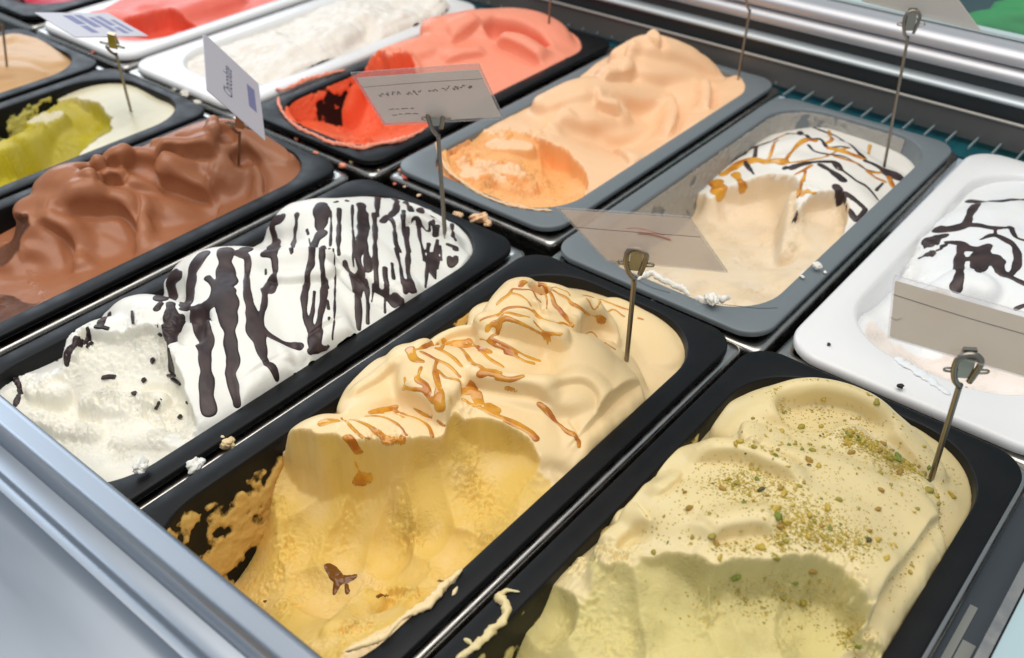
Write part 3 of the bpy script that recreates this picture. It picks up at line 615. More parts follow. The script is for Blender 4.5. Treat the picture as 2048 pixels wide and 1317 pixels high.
'stracciatella':{'open':[-528,-391,126,457,45],'res':0.6,'seed':8,'lump':1.4,'grain':0.12,'soft':1.5,'edge':[9,-3,1.5],'lean':1.3,'base':[[-513.0,458.0,-4.0],[-539.0,424.0,-6.0],[-474.0,468.0,0.0],[-421.0,449.0,-2.0],[-402.0,437.0,-5.0],[-391.0,405.0,-5.0],[-393.0,358.0,-5.0],[-394.0,315.0,-5.0],[-397.0,276.0,-6.0],[-398.0,239.0,-6.0],[-399.0,211.0,-6.0],[-403.0,181.0,-6.0],[-412.0,156.0,-6.0],[-537.0,368.0,-8.0],[-536.0,304.0,-10.0],[-537.0,257.0,-10.0],[-528.0,214.0,-10.0],[-525.0,185.0,-10.0],[-527.0,161.0,-8.0],[-461.0,409.0,14.0],[-442.0,429.0,8.0],[-412.0,418.0,4.0],[-455.0,376.0,20.0],[-464.0,356.0,22.0],[-412.0,379.0,8.0],[-405.0,336.0,10.0],[-416.0,305.0,14.0],[-417.0,281.0,12.0],[-459.0,294.0,24.0],[-415.0,263.0,8.0],[-456.0,268.0,24.0],[-421.0,232.0,10.0],[-404.0,234.0,2.0],[-448.0,227.0,14.0],[-423.0,204.0,4.0],[-462.0,203.0,14.0],[-479.0,179.0,6.0],[-473.0,158.0,0.0],[-429.0,177.0,-3.0]],'tubes':[[[[-517.0,371.0,14.0,16],[-501.0,376.0,26.0,22],[-484.0,393.0,26.0,24],[-477.0,415.0,20.0,22],[-455.0,428.0,14.0,20],[-422.0,430.0,7.0,16]],0.75,8],[[[-483.0,374.0,26.0,20],[-450.0,367.0,22.0,24],[-418.0,362.0,14.0,24],[-395.0,362.0,4.0,18]],0.6,8],[[[-453.0,416.0,12.0,14],[-432.0,424.0,10.0,14],[-400.0,422.0,3.0,12]],0.5,5],[[[-514.0,280.0,14.0,14],[-500.0,287.0,28.0,17],[-486.0,301.0,31.0,18],[-464.0,315.0,30.0,18],[-445.0,334.0,26.0,16],[-432.0,345.0,19.0,13],[-415.0,345.0,10.0,10]],0.9,2],[[[-487.0,289.0,30.0,20],[-458.0,275.0,27.0,26],[-430.0,263.0,20.0,28],[-408.0,251.0,12.0,26],[-395.0,242.0,2.0,18]],0.6,8],[[[-454.0,318.0,25.0,22],[-427.0,306.0,20.0,26],[-404.0,298.0,12.0,24],[-391.0,293.0,2.0,16]],0.6,8],[[[-512.0,230.0,12.0,12],[-497.0,235.0,24.0,15],[-477.0,241.0,26.0,16],[-460.0,248.0,25.0,14],[-448.0,251.0,22.0,10]],0.9,2],[[[-479.0,234.0,25.0,18],[-457.0,231.0,22.0,20],[-433.0,224.0,16.0,22],[-411.0,217.0,6.0,20]],0.6,8],[[[-494.0,193.0,12.0,12],[-496.0,206.0,20.0,16],[-490.0,217.0,22.0,16]],0.8,4]],'dents':[[[[-432.0,348.0,12.0,6],[-411.0,345.0,6.0,6],[-392.0,353.0,-2.0,6]],0.4],[[[-454.0,250.0,16.0,5],[-446.0,238.0,12.0,6]],0.35]],'cuts':[{'poly':[[-519.0,173.0],[-492.0,188.0],[-500.0,200.0],[-490.0,206.0],[-480.0,213.0],[-470.0,224.0],[-460.0,229.0],[-450.0,222.0],[-438.0,218.0],[-421.0,211.0],[-405.0,205.0],[-399.0,203.0],[-385,160],[-385,115],[-535,115],[-535,150]],'ragged':3,'wall':5,'rough':0.75,'soft':0.5,'lip':1.2,'pts':[[-496.0,190.0,8.0],[-483.0,214.0,14.0],[-462.0,228.0,14.0],[-488.0,181.0,0.0],[-475.0,191.0,-2.0],[-461.0,201.0,-3.0],[-445.0,211.0,-3.0],[-514.0,166.0,-8.0],[-505.0,155.0,-8.0],[-491.0,169.0,-6.0],[-483.0,159.0,-14.0],[-461.0,174.0,-8.0],[-445.0,187.0,-4.0],[-435.0,196.0,-8.0],[-426.0,206.0,-10.0],[-416.0,192.0,-10.0],[-439.0,165.0,-12.0],[-417.0,171.0,-9.0],[-416.0,155.0,-7.0],[-463.0,154.0,-14.0],[-403.0,204.0,-7.0],[-520.0,151.0,-6.0]],'carve':[[[[-442.0,201.0,-10.0,10],[-430.0,205.0,-12.0,10],[-417.0,199.0,-12.0,8]],0.4],[[[-491.0,161.0,-14.0,12],[-458.0,163.0,-14.0,12]],0.3]],'bumps':[[[[-467.0,180.0,0.0,8],[-448.0,190.0,0.0,9],[-440.0,205.0,-2.0,7]],0.7,2],[[[-429.0,173.0,-5.0,7],[-416.0,184.0,-4.0,8],[-403.0,191.0,-5.0,6]],0.7,2],[[[-503.0,165.0,-2.0,7],[-488.0,173.0,-1.0,6]],0.8,2],[[[-491.0,151.0,-5.0,6],[-468.0,159.0,-7.0,6],[-447.0,168.0,-7.0,6]],0.7,2]]}],'torn':[[[[-497.7,195.3],[-480.8,212.1],[-461.1,225.9]],8,2.2,4],[[[-513.6,165.8],[-483.0,174.7],[-438.9,200.2]],8,2.6,5],[[[-481.8,154.7],[-451.2,173.3],[-423.1,200.2]],9,2.6,5],[[[-422.4,171.7],[-401.7,193.3]],7,2.0,4],[[[-453.4,222.6],[-436.3,213.6]],5,2.2,4]],'folds':[[[[-410.3,349.3],[-429.8,350.6],[-439.1,351.3],[-453.3,342.8],[-460.8,320.6],[-478.2,312.5]],5.2,18,2.6,3],[[[-442.8,405.9],[-440.5,423.5],[-420.8,427.9],[-407.1,429.3]],5.2,14,2.6,3],[[[-454.1,298.0],[-435.3,310.5],[-428.2,332.7],[-433.6,349.8]],3.9,14,2.6,3],[[[-437.1,253.4],[-455.4,251.4],[-461.4,237.8]],3,14,2,2],[[[-397.7,264.2],[-393.6,274.4],[-390.7,283.6]],2,14,1,4],[[[-403.0,365.6],[-392.8,373.2],[-393.3,392.5]],2,14,1,4]],'sauce':{'choc':[[[-496.1,287.5,9.4],[-491.4,275.1,10.2],[-483.1,265.4,9.8],[-467.4,250.8,8.4]],[[-502.6,272.5,6.3],[-511.3,267.9,10.5],[-482.2,244.4,7.3]],[[-487.2,298.4,11.0],[-475.3,288.6,10.5],[-463.4,279.9,12.6]],[[-454.9,273.9,13.7],[-442.4,263.6,11.4],[-435.1,258.7,9.6],[-422.4,249.1,8.1],[-412.3,242.4,6.6],[-407.7,236.4,6.9],[-400.7,232.5,6.8],[-393.5,228.1,5.2]],[[-476.2,275.2,5.2],[-462.9,272.2,6.6],[-455.9,262.7,7.7],[-456.0,256.7,8.4],[-443.6,247.2,9.1],[-434.1,239.6,8.9],[-423.2,231.0,7.9],[-413.7,224.3,7.5],[-405.8,217.5,7.7],[-399.3,213.5,8.4]],[[-460.6,255.3,7.3],[-457.9,250.6,7.3],[-445.5,245.2,7.3],[-433.5,237.9,7.3]],[[-473.3,245.5,6.3],[-463.8,238.7,8.0],[-455.1,231.4,9.0],[-449.0,225.4,8.2],[-444.6,222.2,6.7],[-443.6,220.6,8.4]],[[-460.4,243.3,5.2],[-454.8,234.4,5.2]],[[-479.8,303.4,6.3],[-471.3,303.1,4.4],[-460.7,293.3,4.2],[-444.2,280.8,4.5],[-434.5,275.2,7.3],[-423.4,268.1,9.4],[-413.1,263.0,8.1],[-401.8,256.4,5.2],[-396.4,256.9,5.0],[-391.5,255.9,3.1]],[[-427.1,272.6,3.1],[-416.1,270.7,3.7],[-408.2,273.7,4.2],[-402.5,278.9,4.5],[-399.1,280.6,4.8]],[[-464.2,311.1,4.2],[-457.7,313.3,4.1],[-452.5,309.5,4.0],[-445.4,303.1,3.8],[-439.7,295.2,3.7],[-444.1,294.9,3.5],[-448.4,301.4,3.3],[-449.8,306.4,3.1]],[[-443.5,293.1,5.2],[-434.9,285.6,3.9],[-426.6,276.0,2.8],[-419.0,270.7,2.1]],[[-456.9,305.2,1.9],[-455.1,303.5,1.9]],[[-466.4,360.1,7.3],[-461.1,349.0,5.0],[-443.0,331.7,4.2],[-434.0,320.1,4.3],[-427.5,312.3,4.7],[-419.3,303.4,3.5],[-409.3,295.5,3.7],[-400.7,291.4,4.7],[-393.6,287.1,6.3]],[[-454.5,350.8,4.2],[-433.2,331.4,3.5],[-425.0,325.2,3.7],[-413.5,313.2,4.7],[-403.7,301.4,3.7],[-396.7,293.0,4.6],[-392.8,287.6,7.3]],[[-422.3,314.6,1.9],[-412.4,304.0,2.4],[-405.1,295.8,2.5],[-397.9,292.9,2.1]],[[-428.3,330.8,1.3],[-421.2,324.9,1.3]],[[-413.3,317.2,1.7],[-407.6,312.2,1.7]],[[-401.9,307.3,2.3],[-400.6,305.7,2.3]],[[-448.1,354.1,1.5],[-431.3,340.1,1.5],[-415.5,324.8,1.5],[-400.3,309.8,1.5],[-391.9,299.7,1.5]],[[-496.1,365.6,2.9],[-492.0,359.8,2.5],[-487.6,352.7,3.1],[-452.2,323.5,2.3]],[[-508.7,360.7,7.3],[-512.9,354.4,9.4],[-460.3,314.4,8.4]],[[-480.3,309.1,8.4]],[[-392.8,283.6,5.2],[-391.6,289.0,6.3],[-391.1,294.8,4.2]],[[-498.2,203.4,4.6],[-498.1,194.3,4.2]],[[-508.3,222.2,6.3],[-493.4,208.9,3.6]],[[-498.1,193.7,4.6],[-497.3,185.1,4.6]],[[-526.0,189.9,1.9]],[[-527.3,163.4,4.0],[-512.7,159.1,3.6],[-504.2,151.2,3.1]],[[-476.5,240.7,4.6],[-474.2,236.4,4.6]],[[-473.3,245.5,4.6],[-467.1,241.4,4.6]],[[-465.0,246.8,3.1],[-463.6,249.3,3.1]],[[-461.7,253.7,5.9],[-459.8,255.2,5.9]],[[-462.7,229.1,2.7],[-465.2,228.2,2.7]],[[-489.4,381.8,10.6],[-479.3,372.5,9.5],[-471.5,363.8,6.7]],[[-479.5,380.8,1.6],[-469.0,371.7,1.6],[-451.3,354.6,1.6],[-450.3,352.3,1.6]],[[-477.9,387.4,3.8],[-465.8,376.0,3.2],[-447.1,358.0,2.8],[-441.7,353.3,2.7]],[[-476.9,398.8,2.0],[-462.4,384.8,1.7],[-440.1,365.3,1.8],[-430.5,354.5,2.2]],[[-474.2,404.6,8.1],[-465.7,397.5,7.1],[-454.9,385.9,5.9],[-437.6,368.2,4.7],[-428.6,358.0,4.2],[-422.0,353.8,5.6]],[[-466.5,401.2,4.5],[-458.3,395.0,3.0],[-440.4,376.3,2.9],[-426.2,363.7,3.8],[-418.5,357.3,5.2]],[[-462.3,408.2,3.4],[-472.6,418.5,4.0],[-504.8,451.9,4.6],[-492.6,454.3,4.9],[-462.2,427.0,4.9],[-456.8,417.1,4.9]],[[-463.4,406.4,4.5],[-449.2,393.2,3.6],[-427.7,372.5,3.6],[-415.7,361.1,3.6],[-407.5,353.6,3.1]],[[-456.3,407.8,4.5],[-457.7,413.6,3.4],[-448.8,410.5,2.8],[-439.2,402.2,3.2],[-429.9,394.2,2.9],[-422.8,391.1,2.2]],[[-455.2,427.3,3.7],[-442.9,414.5,3.1],[-430.6,403.4,2.5],[-420.8,396.0,3.1],[-409.1,383.7,4.1],[-393.9,370.7,5.6]],[[-481.3,454.1,4.5],[-453.1,432.5,4.5]],[[-464.4,453.3,5.6],[-450.4,438.7,5.6]],[[-442.5,420.0,2.5],[-441.0,424.6,2.5],[-436.5,425.7,2.5],[-429.2,423.8,2.5],[-430.2,428.2,2.5],[-429.0,430.1,2.5]],[[-438.5,424.9,3.4],[-427.8,414.9,2.6],[-417.0,406.4,2.1],[-410.4,400.6,1.8]],[[-443.7,444.3,5.2],[-443.6,445.3,5.2]],[[-431.3,432.5,2.2],[-426.4,427.9,2.6],[-422.5,424.2,2.9]],[[-423.9,429.0,3.8],[-422.6,425.0,3.8]],[[-419.3,414.7,3.8],[-414.7,408.3,2.9]],[[-417.9,422.1,3.4],[-410.1,412.0,3.4]],[[-441.4,417.4,2.2],[-427.3,402.8,2.2],[-420.5,397.1,2.2]],[[-412.2,407.0,2.5],[-405.1,397.8,2.5],[-393.9,384.2,2.5]],[[-410.4,409.4,5.6],[-401.7,399.8,5.2],[-397.0,396.8,2.7]],[[-407.3,411.9,2.2],[-401.9,404.4,2.2]],[[-412.8,419.6,1.3],[-404.5,411.8,1.3]],[[-433.9,454.5,3.1],[-413.4,432.5,3.1]],[[-411.0,432.7,2.5]],[[-410.6,424.7,2.5],[-405.4,427.3,3.8]],[[-404.5,425.5,4.0],[-404.0,425.9,4.0]],[[-401.8,416.4,3.4],[-397.3,412.8,3.4],[-396.2,416.9,3.4],[-398.7,419.7,3.4]],[[-426.4,390.6,3.1],[-410.1,378.1,2.7],[-399.3,368.3,2.2]],[[-414.8,374.9,2.5],[-404.3,365.5,2.5]],[[-413.4,366.8,3.6],[-406.3,360.2,3.6]],[[-395.2,366.7,4.5],[-392.2,372.9,4.5]],[[-437.1,353.6,3.4],[-425.9,349.4,4.3],[-417.5,344.8,5.2]],[[-420.2,353.2,4.9],[-416.4,346.4,4.9]],[[-498.0,365.9,4.0],[-490.4,358.6,2.5],[-486.3,351.5,3.8],[-451.5,322.5,1.6]],[[-479.8,358.9,2.2],[-475.1,356.1,2.2]],[[-471.0,353.0,1.1],[-450.7,338.0,1.1]],[[-486.8,391.6,2.7],[-486.9,393.7,2.7]],[[-484.2,400.1,2.9],[-483.1,400.0,2.9]],[[-422.9,352.6,7.3],[-413.4,341.4,6.2],[-401.3,330.7,4.7],[-394.3,323.8,2.6]],[[-416.0,352.0,3.4],[-404.8,342.1,2.7],[-393.7,330.8,2.1]],[[-411.0,353.2,1.3],[-404.9,345.7,1.3]],[[-413.4,367.2,3.4],[-403.6,358.5,3.4],[-402.2,355.6,3.4]],[[-401.1,353.5,1.8],[-392.8,345.2,1.8]],[[-407.7,352.8,3.1],[-401.3,355.4,3.8],[-394.3,355.9,4.4]],[[-396.9,358.9,5.2],[-392.3,358.8,5.2]],[[-399.1,369.6,5.2],[-393.7,365.4,5.2]]]}},
'pistachio':{'open':[-180,-42,126,459,45],'res':0.6,'seed':14,'lump':1.2,'grain':0.16,'soft':1.4,'edge':[10,-7,1.3],'lean':1.4,'base':[[-166.0,450.0,-10.0],[-145.0,458.0,-4.0],[-115.0,459.0,-2.0],[-82.0,457.0,-4.0],[-53.0,443.0,-6.0],[-46.0,427.0,-7.0],[-45.0,390.0,-8.0],[-41.0,314.0,-8.0],[-180.0,410.0,-12.0],[-181.0,374.0,-14.0],[-181.0,324.0,-14.0],[-183.0,281.0,-12.0],[-183.0,248.0,-8.0],[-152.0,382.0,12.0],[-131.0,397.0,14.0],[-110.0,414.0,14.0],[-81.0,413.0,10.0],[-57.0,408.0,4.0],[-51.0,366.0,12.0],[-49.0,332.0,10.0],[-50.0,311.0,6.0],[-158.0,351.0,10.0],[-156.0,313.0,16.0],[-123.0,322.0,34.0],[-100.0,327.0,38.0],[-81.0,340.0,34.0],[-119.0,291.0,36.0],[-89.0,304.0,36.0],[-70.0,318.0,28.0],[-147.0,276.0,22.0],[-125.0,274.0,30.0],[-152.0,263.0,16.0],[-54.0,296.0,0.0],[-86.0,261.0,10.0],[-146.0,237.0,0.0]],'tubes':[[[[-158.0,382.0,14.0,14],[-156.0,392.0,20.0,14],[-148.0,405.0,24.0,14],[-138.0,419.0,24.0,13],[-122.0,429.0,22.0,13],[-102.0,432.0,18.0,13],[-85.0,430.0,13.0,12],[-69.0,423.0,8.0,10]],0.8,2],[[[-140.0,356.0,24.0,14],[-139.0,371.0,24.0,16],[-125.0,351.0,28.0,16]],0.6,4],[[[-116.0,351.0,32.0,26],[-103.0,360.0,32.0,28],[-87.0,367.0,28.0,26],[-69.0,371.0,20.0,24],[-54.0,363.0,12.0,20]],0.75,5],[[[-156.0,325.0,26.0,18],[-145.0,334.0,32.0,22],[-128.0,336.0,36.0,26],[-106.0,329.0,38.0,30],[-83.0,323.0,34.0,32],[-67.0,322.0,26.0,28]],0.75,2],[[[-154.0,300.0,24.0,22],[-138.0,303.0,33.0,28],[-116.0,301.0,36.0,30],[-96.0,300.0,35.0,28]],0.7,5],[[[-155.0,293.0,16.0,14],[-158.0,272.0,14.0,14],[-155.0,260.0,14.0,10]],0.7,4],[[[-46.0,359.0,4.0,14],[-47.0,333.0,3.0,16],[-49.0,309.0,2.0,14]],0.7,5],[[[-116.0,279.0,36.0,10],[-105.0,289.0,37.0,11],[-94.0,297.0,36.0,10]],0.8,2]],'dents':[[[[-135.0,407.0,10.0,12],[-117.0,419.0,10.0,13],[-102.0,423.0,9.0,12]],0.4],[[[-157.0,348.0,18.0,5],[-140.0,357.0,22.0,5],[-121.0,353.0,24.0,5]],0.3],[[[-112.0,421.0,8.0,7],[-84.0,416.0,6.0,7],[-65.0,408.0,3.0,6]],0.4]],'cuts':[{'ragged':2.4,'wall':4,'rough':0.42,'soft':0.5,'lip':1.1,'pts':[[-174.0,233.0,-8.0],[-158.0,241.0,9.0],[-139.0,252.0,17.0],[-117.0,262.0,21.0],[-104.0,265.0,22.0],[-95.0,273.0,28.0],[-79.0,288.0,27.0],[-69.0,299.0,20.0],[-160.0,229.0,-6.0],[-142.0,235.0,6.0],[-125.0,244.0,12.0],[-106.0,254.0,14.0],[-91.0,264.0,19.0],[-73.0,281.0,17.0],[-60.0,295.0,7.0],[-149.0,222.0,-8.0],[-123.0,234.0,3.0],[-101.0,247.0,6.0],[-85.0,256.0,11.0],[-71.0,269.0,9.0],[-56.0,289.0,1.0],[-103.0,232.0,-8.0],[-72.0,243.0,-10.0],[-53.0,274.0,-10.0],[-131.0,217.0,-18.0],[-150,140,-35],[-100,135,-32],[-70,150,-28],[-178,180,-44],[-178,200,-44]],'rcarve':[[[[-100.0,277.0,1.0,16.0],[-88.0,272.0,4.0,30.0],[-78.0,264.0,5.0,34.0]],0.4],[[[-81.0,296.0,1.0,14.0],[-70.0,292.0,3.0,22.0],[-61.0,288.0,4.0,24.0]],0.4],[[[-159.0,245.0,1.0,14.0],[-151.0,239.0,5.0,20.0],[-142.0,227.0,5.0,22.0]],0.4],[[[-134.0,260.0,1.0,14.0],[-125.0,252.0,5.0,24.0],[-115.0,241.0,5.0,26.0]],0.4],[[[-178.0,237.0,2.0,10.0],[-172.0,228.0,8.0,14.0]],0.6],[[[-105.0,267.0,3.0,8.0],[-97.0,259.0,3.0,9.0]],0.6]],'edge':[[-177.0,264.0],[-157.3,257.4],[-147.8,265.2],[-135.4,269.8],[-121.0,270.8],[-113.4,270.1],[-109.0,267.2],[-110.1,271.9],[-107.2,276.3],[-99.6,280.7],[-90.2,289.5],[-79.3,301.6],[-71.0,306.1],[-60.8,303.2],[-55.9,303.1],[-56.5,297.3],[-49.9,299.3],[-42.5,305.2]],'poly':[[-177.0,264.0],[-157.3,257.4],[-147.8,265.2],[-135.4,269.8],[-121.0,270.8],[-113.4,270.1],[-109.0,267.2],[-110.1,271.9],[-107.2,276.3],[-99.6,280.7],[-90.2,289.5],[-79.3,301.6],[-71.0,306.1],[-60.8,303.2],[-55.9,303.1],[-56.5,297.3],[-49.9,299.3],[-42.5,305.2],[-40,262],[-30,240],[-30,115],[-190,115],[-190,238]]}],'torn':[[[[-178.0,261.2],[-151.4,262.6]],5,2.6,4],[[[-119.1,272.8],[-110.5,272.4],[-106.2,265.3]],5,2.6,4],[[[-110.7,274.9],[-78.3,307.1]],3,1.6,3.5],[[[-66.0,308.3],[-56.7,305.2],[-48.7,300.6]],4,2.4,4],[[[-154.1,248.0],[-135.7,245.7]],14,1.3,4],[[[-79.2,272.3],[-79.2,272.3]],14,1.0,3.5]],'folds':[[[[-156.4,322.9],[-149.5,330.0],[-138.9,335.8],[-130.4,336.8],[-120.6,336.6],[-108.8,337.7],[-102.1,337.0]],7.5,20,4.2,2.5],[[[-46.3,379.9],[-52.6,398.2],[-58.8,403.5],[-65.2,411.4],[-74.5,414.8],[-83.0,415.3],[-94.6,407.0],[-111.8,415.4],[-121.2,414.8]],9,26,5.6,3],[[[-119.3,279.6],[-117.7,287.1],[-111.4,293.9],[-104.6,299.8],[-97.9,300.8]],6,22,4,4],[[[-160.1,265.7],[-158.9,277.9],[-153.8,282.6],[-152.7,285.1]],5,18,3,3],[[[-155.7,380.6],[-150.1,365.4],[-135.7,343.4],[-131.2,356.5]],4,14,2,3],[[[-147.4,406.3],[-132.7,424.8],[-112.7,432.9],[-93.9,429.3]],4,14,3,4],[[[-159.5,294.4],[-154.9,304.3],[-155.5,321.5]],3,14,2,3],[[[-62.5,300.4],[-55.9,309.9],[-51.0,335.0],[-47.3,349.5]],2,20,1,6]]},
'chocolate':{'open':[-713,-576,126,457,45],'res':0.75,'seed':21,'lump':1.2,'grain':0.1,'soft':2.4,'edge':[8,-5,1.3],'lean':2.0,'base':[[-671.0,468.0,-6.0],[-617.0,461.0,-5.0],[-588.0,447.0,-6.0],[-575.0,415.0,-6.0],[-572.0,378.0,-6.0],[-574.0,334.0,-6.0],[-573.0,291.0,-6.0],[-573.0,251.0,-6.0],[-575.0,211.0,-6.0],[-577.0,181.0,-6.0],[-730.0,411.0,-12.0],[-740.0,372.0,-14.0],[-737.0,328.0,-14.0],[-735.0,288.0,-14.0],[-731.0,261.0,-14.0],[-640.0,405.9,13.7],[-610.0,420.2,4.4],[-620.0,405.0,-10.7],[-630.0,372.8,-13.9],[-640.0,332.7,-17.5],[-645.0,291.1,-22.1],[-650.0,251.8,-26.5],[-660.0,229.6,-28.0],[-595.0,427.7,1.8],[-610.0,365.8,-21.5],[-612.0,286.4,-24.0]],'tubes':[[[[-690.0,374.7,13.6,14],[-672.0,397.9,23.5,20],[-655.0,419.7,28.9,20],[-632.0,430.9,19.8,16],[-608.0,439.8,8.3,13]],0.8,3],[[[-655.0,409.8,24.2,18],[-640.0,405.9,13.7,22],[-620.0,410.5,-8.5,24],[-595.0,414.3,-15.1,18]],0.6,5],[[[-690.0,337.0,17.0,12],[-678.0,350.9,23.1,16],[-662.0,370.9,19.5,16],[-648.0,392.8,14.9,14],[-640.0,403.1,12.1,9]],0.85,6],[[[-665.0,355.7,5.8,10],[-655.0,366.9,4.5,14],[-640.0,382.1,-5.6,20],[-625.0,382.9,-16.5,22],[-608.0,378.5,-22.0,18]],0.8,6],[[[-692.0,288.4,20.3,12],[-684.0,298.4,28.0,15],[-676.0,313.4,25.0,15],[-670.0,321.9,15.9,11],[-662.0,338.0,14.1,9],[-655.0,349.4,7.4,9]],0.85,6],[[[-668.0,313.3,5.2,14],[-655.0,330.2,2.44,18],[-640.0,349.0,-7.0,22],[-625.0,362.7,-21.1,24],[-606.0,366.3,-27.0,18]],0.8,6],[[[-692.0,270.7,10.9,12],[-682.0,283.4,16.1,16],[-670.0,303.6,18.4,15],[-664.0,308.4,8.7,10],[-655.0,320.8,0.0,12]],0.9,6],[[[-662.0,304.0,0.57,14],[-648.0,318.1,-9.4,20],[-632.0,321.5,-22.6,24],[-612.0,319.4,-29.4,20]],0.8,6],[[[-680.0,263.7,7.7,14],[-668.0,274.1,-1.05,16],[-660.0,294.0,-0.71,12]],0.8,6],[[[-660.0,283.3,-8.8,16],[-650.0,296.7,-13.4,24],[-635.0,300.4,-27.1,28],[-612.0,292.7,-31.7,20]],0.8,6],[[[-672.0,254.8,-6.4,14],[-664.0,264.3,-12.2,20],[-648.0,262.6,-26.8,28],[-622.0,253.9,-31.1,22]],0.8,6],[[[-680.0,241.8,-11.9,16],[-664.0,244.6,-24.3,24],[-645.0,239.6,-31.3,26],[-622.0,230.9,-29.6,20]],0.8,6]],'dents':[[[[-646.0,419.2,19.9,8],[-640.0,417.2,15.9,6]],0.7],[[[-664.0,349.5,2.1,9],[-656.0,352.7,-0.02,6]],0.6],[[[-622.0,414.5,-1.74,6],[-618.0,415.1,-2.9,5]],0.4],[[[-672.0,313.5,11.9,5],[-664.0,328.2,5.8,5]],0.5]],'cuts':[{'ragged':5,'wall':2.5,'rough':1.7,'soft':0.6,'lip':0.6,'pts':[[-704.0,251.0,-6.0],[-690.0,247.0,-14.0],[-664.0,237.0,-16.0],[-636.0,226.0,-16.0],[-598.0,217.0,-12.0],[-677.0,234.0,-20.0],[-635.0,219.0,-20.0],[-662.0,220.0,-24.0],[-629.0,211.0,-22.0],[-603.0,192.0,-16.0],[-580.0,211.0,-9.0],[-650,140,-30],[-600,140,-20],[-700,160,-14]],'bumps':[[[[-646.0,227.0,-12.0,6],[-621.0,221.0,-13.0,6]],0.9,1]],'edge':[[-695.3,260.0],[-671.0,255.5],[-668.6,247.1],[-661.1,240.9],[-639.3,232.8],[-596.0,220.6],[-575.2,214.0]],'poly':[[-695.3,260.0],[-671.0,255.5],[-668.6,247.1],[-661.1,240.9],[-639.3,232.8],[-596.0,220.6],[-575.2,214.0],[-590,178],[-580,150],[-580,112],[-720,112],[-720,215]]}],'folds':[[[[-663.8,390.9],[-681.8,379.9],[-689.3,372.8]],6,14,4.2,3],[[[-664.9,361.8],[-653.4,372.7],[-642.9,389.4],[-631.9,400.2]],12,20,7,3],[[[-638.2,407.7],[-646.6,413.0],[-654.8,419.3]],10.5,14,5.6,4],[[[-582.5,399.1],[-593.8,410.4],[-603.7,416.1],[-618.2,419.9],[-628.5,418.2]],6,18,2.8,3],[[[-662.9,360.7],[-660.9,357.1],[-652.0,353.2],[-646.6,356.7],[-639.0,362.6],[-631.3,369.0],[-624.5,374.6],[-615.9,376.3]],12,24,7,3],[[[-680.0,314.4],[-675.4,322.7],[-677.8,334.0],[-674.8,342.1],[-674.3,354.8]],9,14,4.2,2.5],[[[-664.4,309.2],[-662.1,313.6],[-666.8,324.8],[-659.8,330.7]],9,14,7,3],[[[-657.0,304.3],[-660.6,308.8],[-676.0,314.5]],6,12,2.8,2],[[[-663.7,273.3],[-658.8,283.8],[-653.2,296.8],[-647.7,309.1],[-642.7,314.5],[-635.0,314.8],[-627.8,312.1],[-615.8,303.1],[-606.7,293.8]],10.5,22,5.6,3],[[[-671.6,259.1],[-665.8,264.2],[-658.2,267.9],[-652.0,270.9],[-646.0,270.0],[-638.6,264.8],[-626.7,255.8]],9,22,4.2,3],[[[-649.6,333.5],[-638.8,327.8],[-632.9,322.1],[-617.8,309.9]],4.5,16,1.4,6],[[[-615.8,380.7],[-604.7,367.7],[-579.0,345.4]],4.5,16,1.4,6]]},
'lime':{'open':[-884,-747,126,457,45],'res':1.0,'seed':31,'lump':1.4,'grain':0.2,'soft':2,'edge':[6,-4,1.0],'base':[[-897.0,432.0,-6.0],[-863.0,460.0,-4.0],[-804.0,469.0,-6.0],[-770.0,440.0,-6.0],[-763.0,394.0,-6.0],[-771.0,355.0,-8.0],[-808.0,424.0,-4.0],[-855.0,427.0,-6.0],[-773.0,421.0,-5.0],[-850.0,371.0,-14.0],[-837.0,317.0,-14.0],[-927.0,366.0,-10.0],[-776.0,321.0,-10.0],[-735.0,263.0,-12.0]],'tubes':[],'dents':[],'cuts':[{'poly':[[-880.0,399.0],[-871.0,411.0],[-844.0,415.0],[-799.0,403.0],[-780.0,389.0],[-777.0,364.0],[-768.0,349.0],[-745,330],[-745,115],[-895,115],[-895,390]],'ragged':3,'wall':5,'rough':1.0,'soft':0.9,'lip':0.9,'pts':[[-884.0,406.0,-14.0],[-865.0,420.0,-16.0],[-813.0,406.0,-16.0],[-894.0,420.0,-40.0],[-841.0,405.0,-34.0],[-898.0,414.0,-52.0],[-893.0,382.0,-26.0],[-871.0,357.0,-20.0],[-861.0,336.0,-24.0],[-858.0,329.0,-40.0],[-849.0,312.0,-50.0],[-966.0,427.0,-50.0],[-1037.0,427.0,-70.0],[-1012.0,395.0,-60.0],[-872,345,-96],[-850,332,-92],[-828,318,-78],[-872,312,-96],[-848,300,-92],[-826,290,-80]],'bumps':[[[[-860.0,385.0,-10.0,8],[-857.0,365.0,-14.0,9],[-855.0,339.0,-16.0,10],[-848.0,313.0,-16.0,10]],0.8,2],[[[-855.0,331.0,-30.0,12],[-843.0,316.0,-40.0,12],[-807.0,288.0,-40.0,12]],0.8,3]]}],'torn':[[[[-872.5,394.8],[-857.5,365.5],[-853.2,334.1]],7,3.5,6],[[[-839.6,325.9],[-819.8,303.3]],10,3.0,5]]},
